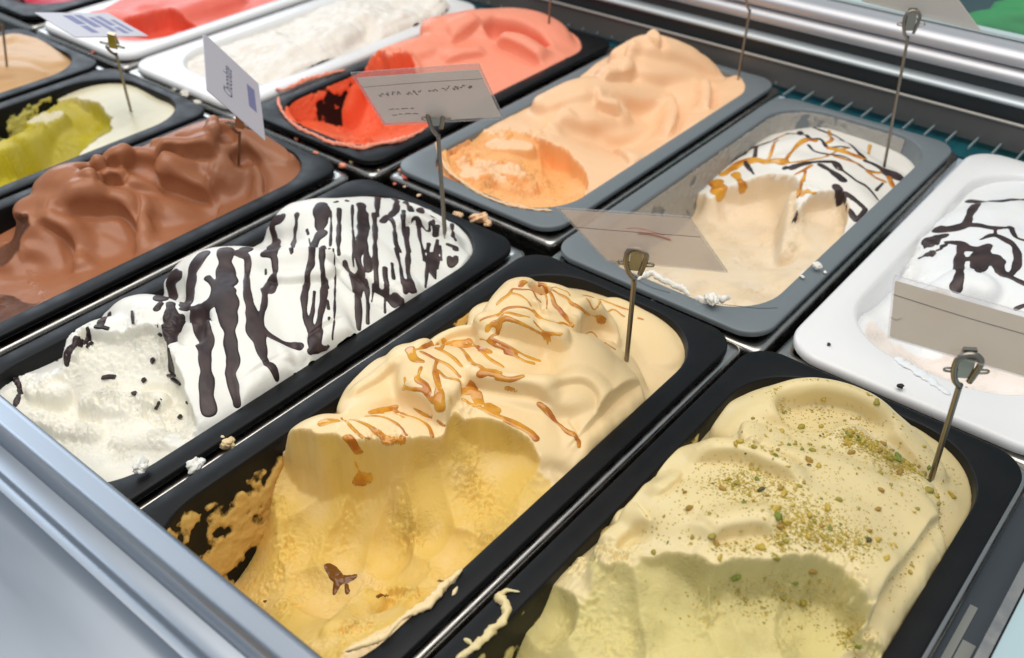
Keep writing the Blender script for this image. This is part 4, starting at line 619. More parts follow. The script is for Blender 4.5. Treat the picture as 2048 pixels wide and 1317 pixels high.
'hazelnut':{'open':[-1057,-919,126,457,45],'res':1.2,'seed':35,'lump':2,'grain':0.25,'soft':2,'edge':[9,-4,1.4],'base':[[-1038.0,460.0,-3.0],[-1064.0,453.0,0.0],[-983.0,462.0,-4.0],[-957.0,452.0,-5.0],[-944.0,417.0,-6.0],[-940.0,374.0,-6.0],[-988.0,425.0,6.0],[-963.0,425.0,2.0],[-986.0,403.0,8.0],[-1061.0,440.0,0.0]],'tubes':[[[[-1021.0,402.0,10.0,14],[-1033.0,438.0,6.0,16],[-996.0,449.0,2.0,16],[-957.0,442.0,-2.0,12]],0.6,4],[[[-972.0,377.0,12.0,16],[-961.0,404.0,4.0,18],[-949.0,416.0,-2.0,12]],0.6,2]],'dents':[],'cuts':[]},
'orange_red':{'open':[-697,-561,496,816,42],'res':0.9,'seed':41,'lump':1.6,'lean':1.5,'grain':0.2,'soft':2.2,'edge':[9,0,1.6],'rimn':4,'base':[[-741.0,765.0,0.0],[-713.0,807.0,4.0],[-636.0,833.0,2.0],[-579.0,810.0,0.0],[-570.0,789.0,-2.0],[-569.0,707.0,-2.0],[-565.0,636.0,-2.0],[-559.0,589.0,-3.0],[-574.0,541.0,-4.0],[-720.0,647.0,-6.0],[-737.0,722.0,-6.0],[-655.0,741.1,30.7],[-610.0,757.6,18.4],[-612.0,720.9,8.3],[-640.0,678.9,14.1],[-640.0,649.8,3.1],[-600.0,669.4,-2.8],[-665.0,648.9,12.1],[-600.0,633.8,-6.0]],'tubes':[[[[-672.0,700.5,33.0,20],[-655.0,733.6,34.2,26],[-632.0,776.7,27.6,28],[-610.0,790.1,19.5,24],[-590.0,789.6,6.1,18]],0.7,4],[[[-640.0,778.4,21.3,24],[-612.0,768.2,9.7,28],[-585.0,758.6,-1.68,20]],0.7,4],[[[-680.0,630.7,18.9,16],[-665.0,670.8,23.0,20],[-650.0,719.8,20.0,18],[-636.0,741.7,14.4,14]],0.8,4],[[[-640.0,649.8,3.1,20],[-628.0,679.5,4.3,26],[-612.0,720.7,-4.5,26],[-588.0,730.5,-9.2,20]],0.7,2],[[[-678.0,612.1,17.7,12],[-668.0,632.5,21.3,16],[-655.0,635.4,13.8,14]],0.8,2]],'dents':[[[[-630.0,734.4,5.0,6],[-612.0,752.1,-6.4,6],[-596.0,760.7,-15.5,6]],0.4]],'cuts':[{'poly':[[-691.0,617.0],[-656.0,606.0],[-655.0,638.0],[-629.0,625.0],[-594.0,607.0],[-570.0,588.0],[-555,580],[-555,485],[-705,485],[-705,600]],'ragged':4,'wall':4,'rough':1.3,'soft':0.8,'lip':1.4,'pts':[[-702.0,629.0,-6.0],[-666.0,635.0,-4.0],[-629.0,631.0,-8.0],[-704.0,603.0,-14.0],[-765.0,615.0,-34.0],[-792.0,621.0,-60.0],[-735.0,566.0,-20.0],[-706.0,525.0,-8.0],[-696.0,525.0,-20.0],[-732.0,598.0,-46.0],[-689.0,584.0,-50.0],[-663.0,600.0,-48.0],[-621.0,600.0,-30.0],[-582.0,549.0,-14.0],[-601.0,508.0,-8.0],[-647.0,503.0,-8.0],[-691.0,616.0,-30.0],[-676.0,627.0,-40.0],[-570.0,575.0,-8.0]],'bumps':[[[[-702.0,602.0,-8.0,10],[-700.0,591.0,-24.0,12],[-704.0,585.0,-44.0,10]],0.8,2]]}],'late':[[[[-697.0,516.0,0.0,4],[-668.0,499.0,0.0,4],[-633.0,492.0,0.0,4],[-600.0,491.0,0.0,4],[-579.0,500.0,0.0,4],[-561.0,517.0,0.0,4],[-550.0,542.0,0.0,4]],0.9,1.5]],'torn':[[[[-617.3,499.7],[-589.9,544.0]],6,4,6],[[[-694.4,622.7],[-656.2,639.2]],4,3,5]],'folds':[[[[-623.1,722.7],[-605.6,728.7],[-586.7,730.3],[-564.4,730.6]],11.2,30,6.5,5],[[[-645.8,685.4],[-640.9,707.3],[-641.2,728.2]],6.2,24,3.9,5],[[[-636.6,660.4],[-623.9,682.4],[-612.7,706.5]],5,20,2.6,5]]},
'peach':{'open':[-521,-384,505,832,42],'res':0.9,'seed':47,'lump':1.8,'lean':1.6,'grain':0.25,'soft':2.2,'edge':[9,-1,1.7],'rimn':3,'base':[[-542.0,801.0,-4.0],[-522.0,843.0,4.0],[-457.0,843.0,4.0],[-408.0,825.0,2.0],[-398.0,817.0,0.0],[-388.0,728.0,-3.0],[-385.0,644.0,-3.0],[-382.0,582.0,-4.0],[-387.0,542.0,-6.0],[-417.0,518.0,-6.0],[-464.0,520.0,-6.0],[-520.0,540.0,-5.0],[-557.0,655.0,-6.0],[-556.0,730.0,-6.0],[-478.0,773.4,25.0],[-452.0,815.3,3.8],[-425.0,828.5,-8.6],[-455.0,751.2,-6.0],[-482.0,708.8,-3.9],[-440.0,714.2,-23.2],[-480.0,667.9,-8.3],[-440.0,674.8,-27.9],[-420.0,765.7,-11.1],[-480.0,617.2,0.79]],'tubes':[[[[-494.0,763.5,26.5,14],[-480.0,783.5,35.1,18],[-465.0,805.1,26.0,18],[-447.0,824.2,9.8,18],[-428.0,833.0,-5.8,16],[-408.0,826.0,-3.3,12]],0.8,2],[[[-490.0,742.3,17.1,18],[-474.0,768.0,20.4,22],[-455.0,801.3,7.4,24],[-430.0,810.1,-14.0,26],[-408.0,783.1,-18.8,18]],0.75,2],[[[-500.0,656.6,13.8,16],[-486.0,689.3,20.7,20],[-470.0,738.5,8.9,24],[-445.0,770.7,-9.8,28],[-412.0,745.9,-21.5,20]],0.75,1.5],[[[-490.0,636.9,-0.05,14],[-476.0,661.7,7.0,18],[-462.0,695.5,3.9,20]],0.75,3],[[[-474.0,660.1,-13.4,18],[-460.0,685.8,-6.5,24],[-440.0,713.8,-20.6,26],[-412.0,696.6,-27.6,18]],0.75,2]],'dents':[],'cuts':[{'poly':[[-531.0,587.0],[-507.0,596.0],[-481.0,604.0],[-466.0,606.0],[-445.0,607.0],[-417.0,593.0],[-401.0,578.0],[-389.0,555.0],[-380,560],[-380,498],[-530,498],[-530,620]],'ragged':3,'wall':5,'rough':1.5,'soft':0.6,'lip':0.8,'pts':[[-510.0,599.0,1.0],[-484.0,609.0,-2.0],[-470.0,612.0,-6.0],[-439.0,612.0,-10.0],[-525.0,584.0,-5.0],[-523.0,562.0,-10.0],[-510.0,535.0,-7.0],[-497.0,558.0,-5.0],[-472.0,574.0,-8.0],[-459.0,588.0,-14.0],[-452.0,610.0,-28.0],[-415.0,584.0,-18.0],[-433.0,558.0,-20.0],[-448.0,537.0,-12.0],[-472.0,529.0,-8.0],[-401.0,542.0,-9.0],[-417.0,518.0,-7.0],[-445.0,618.0,-24.0],[-469.0,544.0,-6.0]],'rcarve':[[[[-454.0,612.0,2.0,12.0],[-446.0,606.0,4.0,18.0],[-421.0,572.0,3.0,16.0]],0.5],[[[-509.0,572.0,3.0,8.0],[-478.0,588.0,3.0,8.0]],0.6],[[[-497.0,540.0,3.0,6.0],[-454.0,533.0,3.0,7.0]],0.6]],'bumps':[[[[-482.0,526.0,-1.0,7],[-473.0,546.0,1.0,9],[-454.0,552.0,-2.0,8],[-437.0,550.0,-7.0,7]],0.9,2],[[[-496.0,577.0,4.0,9],[-475.0,590.0,1.0,9]],0.8,2],[[[-486.0,545.0,-1.0,6],[-450.0,535.0,-5.0,8],[-435.0,540.0,-11.0,7]],0.9,2],[[[-501.0,538.0,-3.0,5],[-475.0,526.0,-3.0,6]],0.9,1]]}],'late':[[[[-528.0,546.0,-1.0,3],[-501.0,522.0,-1.0,3.5],[-470.0,509.0,-1.0,3.5],[-438.0,505.0,-1.0,3.5],[-413.0,508.0,-1.0,3.5],[-396.0,516.0,-1.0,3],[-384.0,532.0,-1.0,3]],0.9,1.5]],'torn':[[[[-518.3,550.4],[-484.0,543.1],[-448.3,551.0]],14,4.5,8],[[[-469.3,520.1],[-431.5,536.7]],9,4.0,7],[[[-503.1,591.3],[-474.1,602.9]],8,3.0,6]],'folds':[[[[-477.0,703.8],[-472.2,726.6],[-465.9,748.5]],8,20,4.5,4],[[[-467.6,675.5],[-455.4,683.1],[-446.3,693.0]],8,20,4.5,4],[[[-394.0,755.4],[-411.0,788.8],[-425.4,805.5]],8,20,4.5,4],[[[-401.8,694.8],[-405.3,717.8],[-427.3,756.7],[-443.2,766.0]],8,24,4.5,4],[[[-490.7,772.2],[-489.1,756.6],[-482.8,741.6],[-483.0,728.5]],6.4,16,3,3],[[[-466.5,776.8],[-469.1,784.4],[-479.8,792.1]],6.4,14,4.5,3],[[[-479.1,658.5],[-481.1,639.6],[-477.6,617.6]],6.4,20,3,4],[[[-439.6,666.1],[-389.0,620.2],[-383.4,620.1]],4.8,20,3,5]]},
'cream':{'open':[-343,-206,485,806,42],'res':0.9,'seed':53,'lump':1.0,'grain':0.2,'soft':2.2,'edge':[4,-14,2.5],'rimn':2,'base':[[-351.0,825.0,-30.0],[-308.0,815.0,-16.0],[-256.0,801.0,-14.0],[-217.0,762.0,-14.0],[-206.0,713.0,-12.0],[-211.0,651.0,-12.0],[-210.0,598.0,-12.0],[-212.0,540.0,-10.0],[-239.0,526.0,-10.0],[-274.0,526.0,-10.0],[-334.0,658.0,-24.0],[-340.0,614.0,-30.0],[-298.0,740.0,-4.0],[-261.0,737.0,0.0],[-234.0,735.0,-4.0],[-254.0,693.0,2.0],[-223.0,691.0,-4.0],[-322.0,735.0,-14.0],[-221.0,653.0,-8.0]],'tubes':[[[[-326.0,708.0,-14.0,16],[-306.0,729.0,-2.0,20],[-283.0,754.0,0.0,22],[-244.0,747.0,-3.0,20],[-218.0,751.0,-10.0,14]],0.6,4],[[[-290.0,713.0,0.0,20],[-251.0,696.0,2.0,24],[-219.0,682.0,-3.0,20]],0.6,4],[[[-257.0,674.0,0.0,14],[-238.0,679.0,-2.0,16],[-217.0,670.0,-6.0,14]],0.6,2]],'dents':[],'cuts':[{'poly':[[-342.0,645.0],[-333.0,653.0],[-315.0,669.0],[-297.0,685.0],[-275.0,684.0],[-262.0,671.0],[-257.0,653.0],[-250.0,629.0],[-252.0,657.0],[-246.0,670.0],[-235.0,681.0],[-223.0,670.0],[-214.0,648.0],[-195,560],[-195,480],[-350,480],[-350,640]],'ragged':2,'wall':6,'rough':0.6,'soft':0.8,'lip':0.5,'pts':[[-327.0,651.0,-14.0],[-304.0,682.0,-8.0],[-274.0,683.0,-5.0],[-316.0,655.0,-40.0],[-292.0,668.0,-32.0],[-262.0,650.0,-22.0],[-242.0,633.0,-20.0],[-243.0,667.0,-14.0],[-229.0,673.0,-16.0],[-221.0,641.0,-20.0],[-280.0,616.0,-40.0],[-247.0,608.0,-32.0],[-228.0,607.0,-24.0],[-219.0,554.0,-14.0],[-246.0,548.0,-18.0],[-278.0,563.0,-26.0],[-335.0,646.0,-38.0],[-331.0,626.0,-46.0],[-313.0,589.0,-40.0],[-252.0,531.0,-14.0],[-209.0,579.0,-10.0],[-292.0,538.0,-24.0]],'rcarve':[[[[-307.0,673.0,1.0,18.0],[-292.0,652.0,5.0,26.0],[-257.0,604.0,4.0,24.0]],0.4],[[[-244.0,677.0,1.0,14.0],[-230.0,652.0,4.0,20.0],[-215.0,594.0,3.0,14.0]],0.4]],'bumps':[[[[-263.0,668.0,-6.0,6],[-252.0,645.0,-16.0,7],[-240.0,615.0,-24.0,7]],0.7,4]]}],'torn':[[[[-260.6,666.0],[-248.5,641.6],[-238.1,611.5]],5,2.6,5],[[[-214.0,552.0],[-231.8,535.8]],4,2.0,4],[[[-246.8,672.1],[-228.0,676.9]],3,1.6,4]],'sauce':{'choc':[[[-337.6,742.3,3.4],[-322.2,708.6,3.4]],[[-342.5,694.4,4.7]],[[-343.4,693.6,3.7],[-338.7,709.2,3.3],[-340.0,735.2,2.9],[-336.5,744.0,2.5],[-329.9,758.0,2.4],[-326.0,778.0,2.3],[-312.0,776.8,2.2]],[[-319.0,786.2,4.7],[-295.6,749.9,3.4],[-286.4,752.7,3.3],[-277.2,744.7,3.7]],[[-316.2,804.0,3.1],[-299.0,792.7,3.1],[-280.6,784.8,3.3],[-259.2,760.0,3.7],[-244.9,747.8,4.0]],[[-289.8,738.0,2.8],[-279.9,731.5,2.7],[-268.6,731.9,2.6],[-257.9,736.5,2.5],[-246.7,734.4,2.3],[-235.1,731.5,2.1],[-224.9,741.1,1.9]],[[-281.6,695.3,6.8],[-275.3,702.5,6.0],[-266.4,713.0,5.3],[-258.2,720.1,4.7],[-246.2,710.4,4.0],[-233.9,705.5,3.6],[-225.6,707.6,3.1],[-217.9,705.2,2.8],[-211.5,700.7,2.5]],[[-264.5,706.1,5.3],[-252.1,700.8,6.8],[-240.9,695.7,7.8]],[[-261.1,721.0,2.5],[-252.4,709.9,2.5],[-246.2,710.4,2.5]],[[-242.1,744.4,5.3],[-233.4,745.5,5.0],[-225.0,744.2,4.7]],[[-223.8,744.6,9.3],[-216.5,749.2,12.4]],[[-219.1,728.4,2.2],[-218.3,711.8,2.2]],[[-240.1,683.9,6.2],[-228.9,677.8,4.8],[-216.7,664.5,3.9],[-212.5,661.2,3.7]],[[-237.3,683.2,4.7],[-224.5,679.8,3.7],[-211.1,674.9,3.7]],[[-211.1,674.9,3.1],[-211.4,663.9,3.1]],[[-326.5,701.4,4.7],[-319.4,694.7,3.7],[-309.5,684.7,1.9]],[[-288.3,694.1,4.0],[-287.3,693.9,4.0]],[[-251.4,643.1,7.1],[-251.4,638.9,6.2]],[[-272.2,745.3,3.1],[-267.5,751.6,3.1],[-262.1,754.5,3.1]]],'caramel':[[[-334.2,668.2,13.9],[-325.8,658.6,12.4],[-323.4,650.4,3.1]],[[-335.9,682.7,9.3],[-331.7,698.8,8.8],[-322.7,704.0,7.6],[-314.1,705.0,6.2],[-303.0,703.0,5.5],[-291.5,700.0,6.2]],[[-325.9,684.0,7.8],[-314.4,672.9,5.3],[-311.8,674.5,6.8]],[[-325.9,758.1,2.8],[-312.0,717.4,2.8],[-309.1,706.7,2.8]],[[-295.7,744.5,5.3],[-296.8,728.5,3.6],[-293.2,707.9,3.0],[-291.5,700.0,3.4]],[[-327.0,780.1,2.4],[-328.9,761.5,2.0],[-333.9,749.5,1.6]],[[-297.9,799.5,3.1],[-279.4,760.6,3.1],[-279.3,749.0,3.1]],[[-294.1,746.5,6.8],[-289.3,747.9,6.8]],[[-268.5,725.9,2.2],[-266.2,743.4,2.2],[-261.2,755.3,2.2]],[[-274.1,743.8,6.2],[-264.3,744.9,5.8],[-253.0,745.9,5.3],[-243.1,746.9,4.7]],[[-290.6,698.4,2.5],[-279.2,705.3,2.5],[-271.0,720.5,2.5],[-267.3,734.6,2.5]],[[-262.9,730.5,3.7],[-253.6,732.4,3.4],[-244.0,734.3,3.1],[-233.4,730.6,2.8],[-225.8,740.4,2.5]],[[-258.0,795.0,2.8],[-249.5,770.4,2.8]],[[-248.6,805.2,2.2]],[[-269.7,701.3,3.4],[-271.7,692.9,3.4],[-274.9,687.6,3.4]],[[-269.7,691.4,2.5],[-265.4,680.9,2.8],[-262.2,670.6,3.1]],[[-264.3,675.6,6.2],[-258.9,662.4,6.2]],[[-259.9,663.5,2.5],[-250.3,668.5,2.5],[-243.4,677.1,2.5]],[[-219.4,740.8,5.3],[-211.2,731.2,5.3]],[[-234.3,729.9,3.7],[-226.9,728.0,3.7],[-219.2,731.5,3.7]]]}},
'white_choc':{'open':[-162,-36,508,800,50],'res':1.0,'seed':57,'lump':1.2,'grain':0.25,'soft':2.2,'edge':[6,-6,1.5],'rimn':4,'base':[[-165.0,795.0,-10.0],[-140.0,815.0,-10.0],[-166.0,686.0,-20.0],[-161.0,612.0,-24.0],[-154.0,555.0,-14.0],[-150.0,679.0,2.0],[-133.0,708.0,8.0],[-109.0,700.0,8.0],[-115.0,624.0,6.0],[-98.0,623.0,6.0],[-78.0,606.0,0.0],[-150.0,635.0,-6.0],[-143.0,597.0,-16.0],[-119.0,598.0,-6.0],[-138.0,553.0,-22.0],[-119.0,574.0,-34.0],[-83.0,564.0,-34.0],[-49.0,528.0,-16.0],[-134.0,516.0,-14.0],[-80.0,494.0,-10.0]],'tubes':[[[[-149.0,658.0,0.0,16],[-139.0,694.0,8.0,22],[-121.0,727.0,8.0,24]],0.6,4],[[[-124.0,597.0,4.0,12],[-115.0,612.0,10.0,14],[-103.0,611.0,10.0,10]],0.8,2]],'dents':[],'cuts':[{'poly':[[-146.0,561.0],[-142.0,586.0],[-120.0,586.0],[-95.0,585.0],[-66.0,575.0],[-20,640],[-20,495],[-175,495],[-175,560]],'ragged':3,'wall':3,'rough':0.8,'soft':1,'lip':0.6,'pts':[[-143.0,563.0,-18.0],[-119.0,587.0,-16.0],[-87.0,588.0,-14.0],[-67.0,584.0,-14.0],[-135.0,532.0,-24.0],[-116.0,566.0,-36.0],[-87.0,577.0,-36.0],[-57.0,566.0,-30.0],[-114.0,507.0,-14.0],[-86.0,497.0,-12.0],[-64.0,499.0,-12.0],[-44.0,506.0,-10.0],[-144.0,522.0,-10.0]]}],'torn':[[[[-150.2,565.1],[-128.4,586.0]],8,2.5,6],[[[-136.2,514.4],[-114.6,509.9]],8,2.5,5],[[[-155.0,603.2],[-154.4,646.2]],8,3,6]],'sauce':{'choc':[[[-154.7,738.5,7.0],[-147.1,736.6,6.1],[-133.1,728.8,5.3],[-119.1,749.9,4.8]],[[-146.3,733.8,5.6],[-143.0,697.8,6.0],[-140.3,676.8,6.6],[-149.1,669.7,7.9],[-154.5,668.7,10.6]],[[-140.3,676.8,4.8],[-132.0,679.2,5.3],[-122.9,679.5,4.9],[-111.7,688.6,3.6]],[[-154.1,653.0,10.6],[-151.4,657.8,7.0],[-147.3,662.3,4.2]],[[-144.3,654.6,3.4],[-133.8,652.8,5.0],[-127.3,647.0,6.2]],[[-133.0,650.5,5.6],[-127.9,633.7,7.0],[-119.7,607.5,6.2],[-117.6,598.0,8.4]],[[-127.3,647.0,5.6],[-120.1,647.9,7.0],[-116.8,654.6,5.6]],[[-116.8,654.6,4.2],[-116.3,639.9,12.6],[-111.0,616.7,5.6]],[[-124.8,633.8,4.2],[-114.9,636.3,11.2],[-104.8,638.6,8.4]],[[-108.0,641.4,8.4],[-100.2,629.4,6.4],[-94.1,628.1,4.2]],[[-124.3,660.2,2.0],[-118.5,669.8,4.2],[-108.5,666.6,5.6],[-100.3,658.3,5.7],[-94.2,643.0,5.0],[-93.3,631.6,4.8]],[[-101.1,628.7,5.6],[-91.7,627.4,4.2],[-82.3,625.5,3.6]],[[-150.9,641.2,4.2],[-147.4,640.1,4.2]],[[-145.5,644.6,3.6],[-144.4,646.1,3.6]],[[-144.5,649.5,3.1],[-143.3,650.4,3.1]],[[-155.2,638.4,2.2],[-153.8,638.6,2.2]],[[-120.6,679.8,2.2],[-117.4,669.8,2.2]],[[-113.0,689.1,3.6],[-105.4,674.9,3.6],[-99.4,674.1,3.6]],[[-80.4,605.5,3.4],[-76.9,609.6,3.4]]]}},
'white_fruit':{'open':[-866,-742,510,815,45],'res':1.1,'seed':61,'lump':8,'grain':1.7,'soft':1.8,'edge':[8,-6,1.5],'rimn':4,'base':[[-851.0,508.0,-6.0],[-796.0,508.0,-7.0],[-748.0,517.0,-7.0],[-869.0,550.0,-8.0],[-886.0,628.0,-8.0],[-888.0,700.0,-6.0],[-778.0,673.0,-7.0],[-758.0,767.0,-7.0],[-806.0,541.0,0.0],[-776.0,579.0,6.0],[-775.0,618.0,10.0],[-779.0,676.0,8.0],[-772.0,728.0,6.0],[-765.0,782.0,4.0],[-749.0,556.0,0.0],[-749.0,620.0,0.0]],'tubes':[[[[-765.0,546.0,4.0,12],[-778.0,582.0,10.0,16],[-781.0,624.0,12.0,16]],0.7,3],[[[-755.0,613.0,6.0,14],[-768.0,653.0,12.0,16],[-785.0,696.0,12.0,16]],0.7,3],[[[-759.0,700.0,6.0,20],[-760.0,754.0,10.0,24],[-762.0,812.0,8.0,20]],0.7,3]],'dents':[],'cuts':[]},
'coral':{'open':[-1044,-922,512,815,45],'res':1.2,'seed':66,'lump':2,'grain':0.3,'soft':2,'edge':[8,-3,1.6],'rimn':3,'base':[[-1011.0,513.0,-4.0],[-945.0,507.0,-4.0],[-935.0,555.0,-4.0],[-936.0,633.0,-4.0],[-1057.0,523.0,-6.0],[-1077.0,568.0,0.0],[-969.0,562.0,8.0],[-988.0,565.0,14.0],[-972.0,629.0,6.0],[-972.0,697.0,0.0],[-983.0,521.0,0.0]],'tubes':[[[[-1037.0,515.0,6.0,18],[-1001.0,542.0,12.0,22],[-960.0,550.0,8.0,18]],0.7,3],[[[-960.0,569.0,8.0,16],[-962.0,604.0,12.0,20],[-962.0,657.0,12.0,20]],0.7,2]],'dents':[],'cuts':[{'poly':[[-974.0,538.0],[-968.0,556.0],[-964.0,579.0],[-936.0,588.0],[-928.0,587.0],[-939.0,538.0],[-965.0,520.0]],'ragged':2,'wall':4,'rough':0.6,'soft':1,'lip':0.4,'pts':[[-999.0,566.0,-8.0],[-982.0,593.0,-6.0],[-957.0,594.0,-12.0],[-966.0,555.0,-14.0],[-984.0,537.0,-10.0]]}]},
'raspberry':{'open':[-1226,-1100,510,815,45],'res':1.6,'seed':71,'lump':2,'grain':0.3,'soft':2,'edge':[8,-3,1.6],'rimn':3,'base':[[-1149.0,499.0,0.0],[-1129.0,512.0,-2.0],[-1125.0,533.0,-4.0],[-1146.0,511.0,6.0],[-1174.0,503.0,8.0],[-1167.0,547.0,4.0]],'tubes':[],'dents':[],'cuts':[]}}
SPOTS = {'nut_clusters':[[-107.7,399.7,24.0,9,16],[-99.0,396.0,25.2,9,16],[-92.2,396.5,24.4,9,14],[-86.3,398.3,22.8,9,12],[-80.3,400.9,19.6,9,12],[-72.8,404.1,15.2,8,10],[-67.3,406.4,11.6,8,10],[-58.6,397.4,12.0,7,9],[-55.2,396.3,8.0,6,5],[-130.7,321.5,33.2,18,16],[-122.2,320.9,35.2,14,8],[-126.3,337.4,38.0,14,8],[-116.1,337.7,39.2,14,8],[-98.1,306.5,38.0,16,14],[-92.0,310.4,37.6,18,12],[-86.3,318.0,36.4,18,14],[-78.2,319.5,34.0,18,12],[-72.6,327.3,32.4,16,8],[-62.6,332.1,28.4,16,6],[-103.8,283.2,33.6,12,9],[-92.1,293.9,31.2,14,9],[-82.7,304.5,29.2,14,10],[-86.9,320.1,36.8,20,6],[-121.0,282.3,35.6,20,6],[-102.0,325.3,38.4,24,8],[-148.7,408.1,17.6,14,5],[-134.1,425.6,20.4,16,6],[-110.9,434.0,15.6,16,6],[-113.0,273.6,32.8,8,3],[-57.0,301.6,2.4,8,6],[-52.8,299.7,2.8,6,5]],'nut_area':[[-156.7,378.9,15.2],[-142.3,418.4,19.6],[-102.3,434.3,14.8],[-53.8,442.2,-6.0],[-47.1,401.4,-5.2],[-49.2,336.4,5.6],[-65.5,309.2,26.0],[-112.2,276.2,34.4],[-153.3,265.3,16.8],[-156.0,289.0,25.2],[-152.9,328.3,30.0]],'speck_area':[[-112.6,271.2,22.0],[-64.0,308.3,21.2],[-42.4,306.9,-1.2],[-174.7,218.7,-23.6]],'shards':[[-494.4,205.6,20.8],[-486.7,210.2,20.0],[-493.6,197.0,10.4],[-494.5,201.8,11.2],[-475.6,192.8,-0.8],[-469.1,198.0,-0.0],[-485.4,226.3,24.4],[-476.0,220.4,23.2],[-501.3,239.5,22.8],[-484.6,237.9,27.2],[-447.2,195.5,1.2],[-443.0,195.2,2.0],[-434.8,200.3,-7.6],[-435.8,205.6,-3.2],[-458.4,217.2,4.8],[-457.7,219.2,7.2],[-445.6,218.0,0.4],[-437.7,218.6,3.6],[-442.0,218.2,-0.4],[-431.1,217.0,1.6],[-423.9,206.5,-10.4],[-422.6,207.0,-12.0],[-418.0,211.2,-0.4],[-416.0,210.9,-0.4],[-463.5,228.2,17.6],[-461.3,228.8,16.4],[-498.1,194.0,16.0],[-499.1,196.7,15.6],[-454.4,209.1,-0.4],[-455.2,206.8,-2.0]],'shard_w':[[-86.9,547.1,-34.8],[-84.8,555.6,-37.2],[-104.6,576.8,-30.4],[-102.1,579.7,-28.8]],'pins':[[-241.0,396.7,5.2]],'pin_b':[[-417.1,429.2,9.2]],'pin_d':[[-64.9,416.6,4.0]],'pin_a':[[-627.8,412.8,2.4]],'pin_l':[[-796.5,422.5,-4.0]],'pin_h':[[-959.1,395.2,5.6]],'pin_o':[[-601.7,786.0,18.4]],'pin_p':[[-401.7,819.4,4]],'pin_c':[[-228.1,750.1,-6.0]]}
MARKS = {'crumbs':[[-388.8,162.3,3,10,1],[-375.0,184.7,-4,9,2],[-376.8,206.2,-4,9,3],[-386.0,171.9,-9,6,4],[-233.4,483.3,4,9,5],[-262.6,477.8,-6,5,6],[-272.2,474.7,-7,4,7],[-199.6,565.0,3,6,8],[-203.0,550.1,1.5,4,9],[-193.7,565.7,1,3,10],[-572.7,473.8,-6,6,11],[-607.6,475.5,-6,4,12],[-643.4,484.2,-7,3.5,13],[-520.9,493.9,-7,6.5,14],[-520.9,481.3,-8,3,15],[-532.8,499.7,-7,3,16],[-574.3,484.1,-7,3.5,17],[-547.9,489.9,-8,2.2,18],[-511.8,483.4,-8,2.5,19],[-429.0,477.0,-5,11,20],[-445.7,473.2,-6,7,21],[-420.5,478.6,-6,7,22],[-493.2,480.7,-8,4,23],[-106.7,479.8,2,4,24],[-156.7,493.3,0.5,2.5,25],[-793.2,477.7,-6,9,26],[-767.2,472.8,-6,8,27],[-812.2,480.1,-6,6,28],[-914.0,496.8,-7,5,29],[-958.6,483.2,-7,3.5,30],[-1027.6,487.3,-7,4,31]],'smear_c':[[-215.4,221.7,0.5,1.2],[-214.7,213.9,0.8,3],[-214.8,205.4,1,4.2],[-214.1,197.2,1,4.8],[-215.6,189.5,1,4],[-217.4,181.7,1,2.2],[-216.5,172.8,1,3],[-218.2,167.4,1,4],[-220.9,161.8,1,3],[-224.5,154.7,0.8,3]],'smear_c2':[[-210.3,212.4,0.3,1.2],[-208.9,208.5,0.5,2],[-208.6,206.8,0.3,1.2]],'smear_d':[[-185.6,228.3,0.6,1],[-190.8,224.5,0.8,2],[-190.3,219.6,1,5],[-184.4,217.8,0.8,5],[-181.7,211.1,0.8,3.6],[-182.1,204.6,0.8,4],[-181.8,197.4,0.8,3.4],[-182.7,190.0,0.8,3.2],[-184.3,182.7,0.8,3.6]],'smear_d2':[[-188.6,192.7,0.6,2.6],[-183.6,192.7,0.6,2.4]],'smear_o':[[-708.5,519.9,0.5,2],[-690.1,506.8,0.5,2.6],[-666.2,495.3,0.5,2.2],[-642.2,489.0,0.5,3],[-621.2,488.6,0.5,2.6],[-602.0,487.1,0.5,3.4],[-584.8,493.9,0.5,3.6],[-575.0,497.1,0.5,4],[-568.0,512.3,0.5,3],[-560.9,522.8,0.5,4.4],[-557.7,537.6,0.5,3],[-558.5,556.9,0.5,2]],'smear_o2':[[-723.9,529.1,0.5,2],[-716.6,537.9,0.5,3],[-718.2,560.6,0.5,4],[-714.3,582.2,0.5,3.4],[-708.4,602.7,0.5,2.2]],'smear_p':[[-533.4,543.9,0.5,3],[-515.3,529.2,0.5,3],[-492.8,513.8,0.5,2.4],[-469.6,505.9,0.5,2.6],[-444.4,500.7,0.5,2.2],[-422.2,501.0,0.5,2.4],[-402.8,507.1,0.5,2.2],[-387.9,515.3,0.5,1.8]],'smear_k':[[-287.4,478.5,0.6,2],[-284.7,489.6,0.8,4],[-274.2,488.8,0.8,3.4],[-265.8,488.0,0.8,3],[-257.6,487.2,0.8,4],[-250.2,484.6,0.6,2]],'smear_k2':[[-246.2,484.2,0.6,3],[-239.0,486.0,0.8,4.5],[-232.5,492.7,0.8,4.5],[-228.0,499.0,0.6,2]],'smear_w':[[-120.5,507.3,0.3,5],[-109.8,503.7,0.3,6],[-96.3,499.7,0.3,5],[-82.3,493.7,0.3,4]],'hair':[[-231.9,488.6,0.15,0.3],[-219.2,495.4,0.15,0.3],[-208.1,501.6,0.15,0.3],[-199.7,509.2,0.15,0.3]],'hair2':[[-307.2,488.5,0.15,0.3],[-291.2,480.1,0.15,0.3],[-276.6,477.4,0.15,0.3],[-262.6,479.8,0.15,0.3]],'tops':[[-238.4,393.9,88],[-435.9,446.5,97],[-66.2,409.2,92],[-583.7,391.8,62],[-745.3,395.0,84],[-937.2,397.8,70],[-576.5,757.1,58],[-414.7,856.3,66],[-236.7,754.9,120]],'card9':[[-276.5,757.1,117],[-186.2,759.4,114]]}

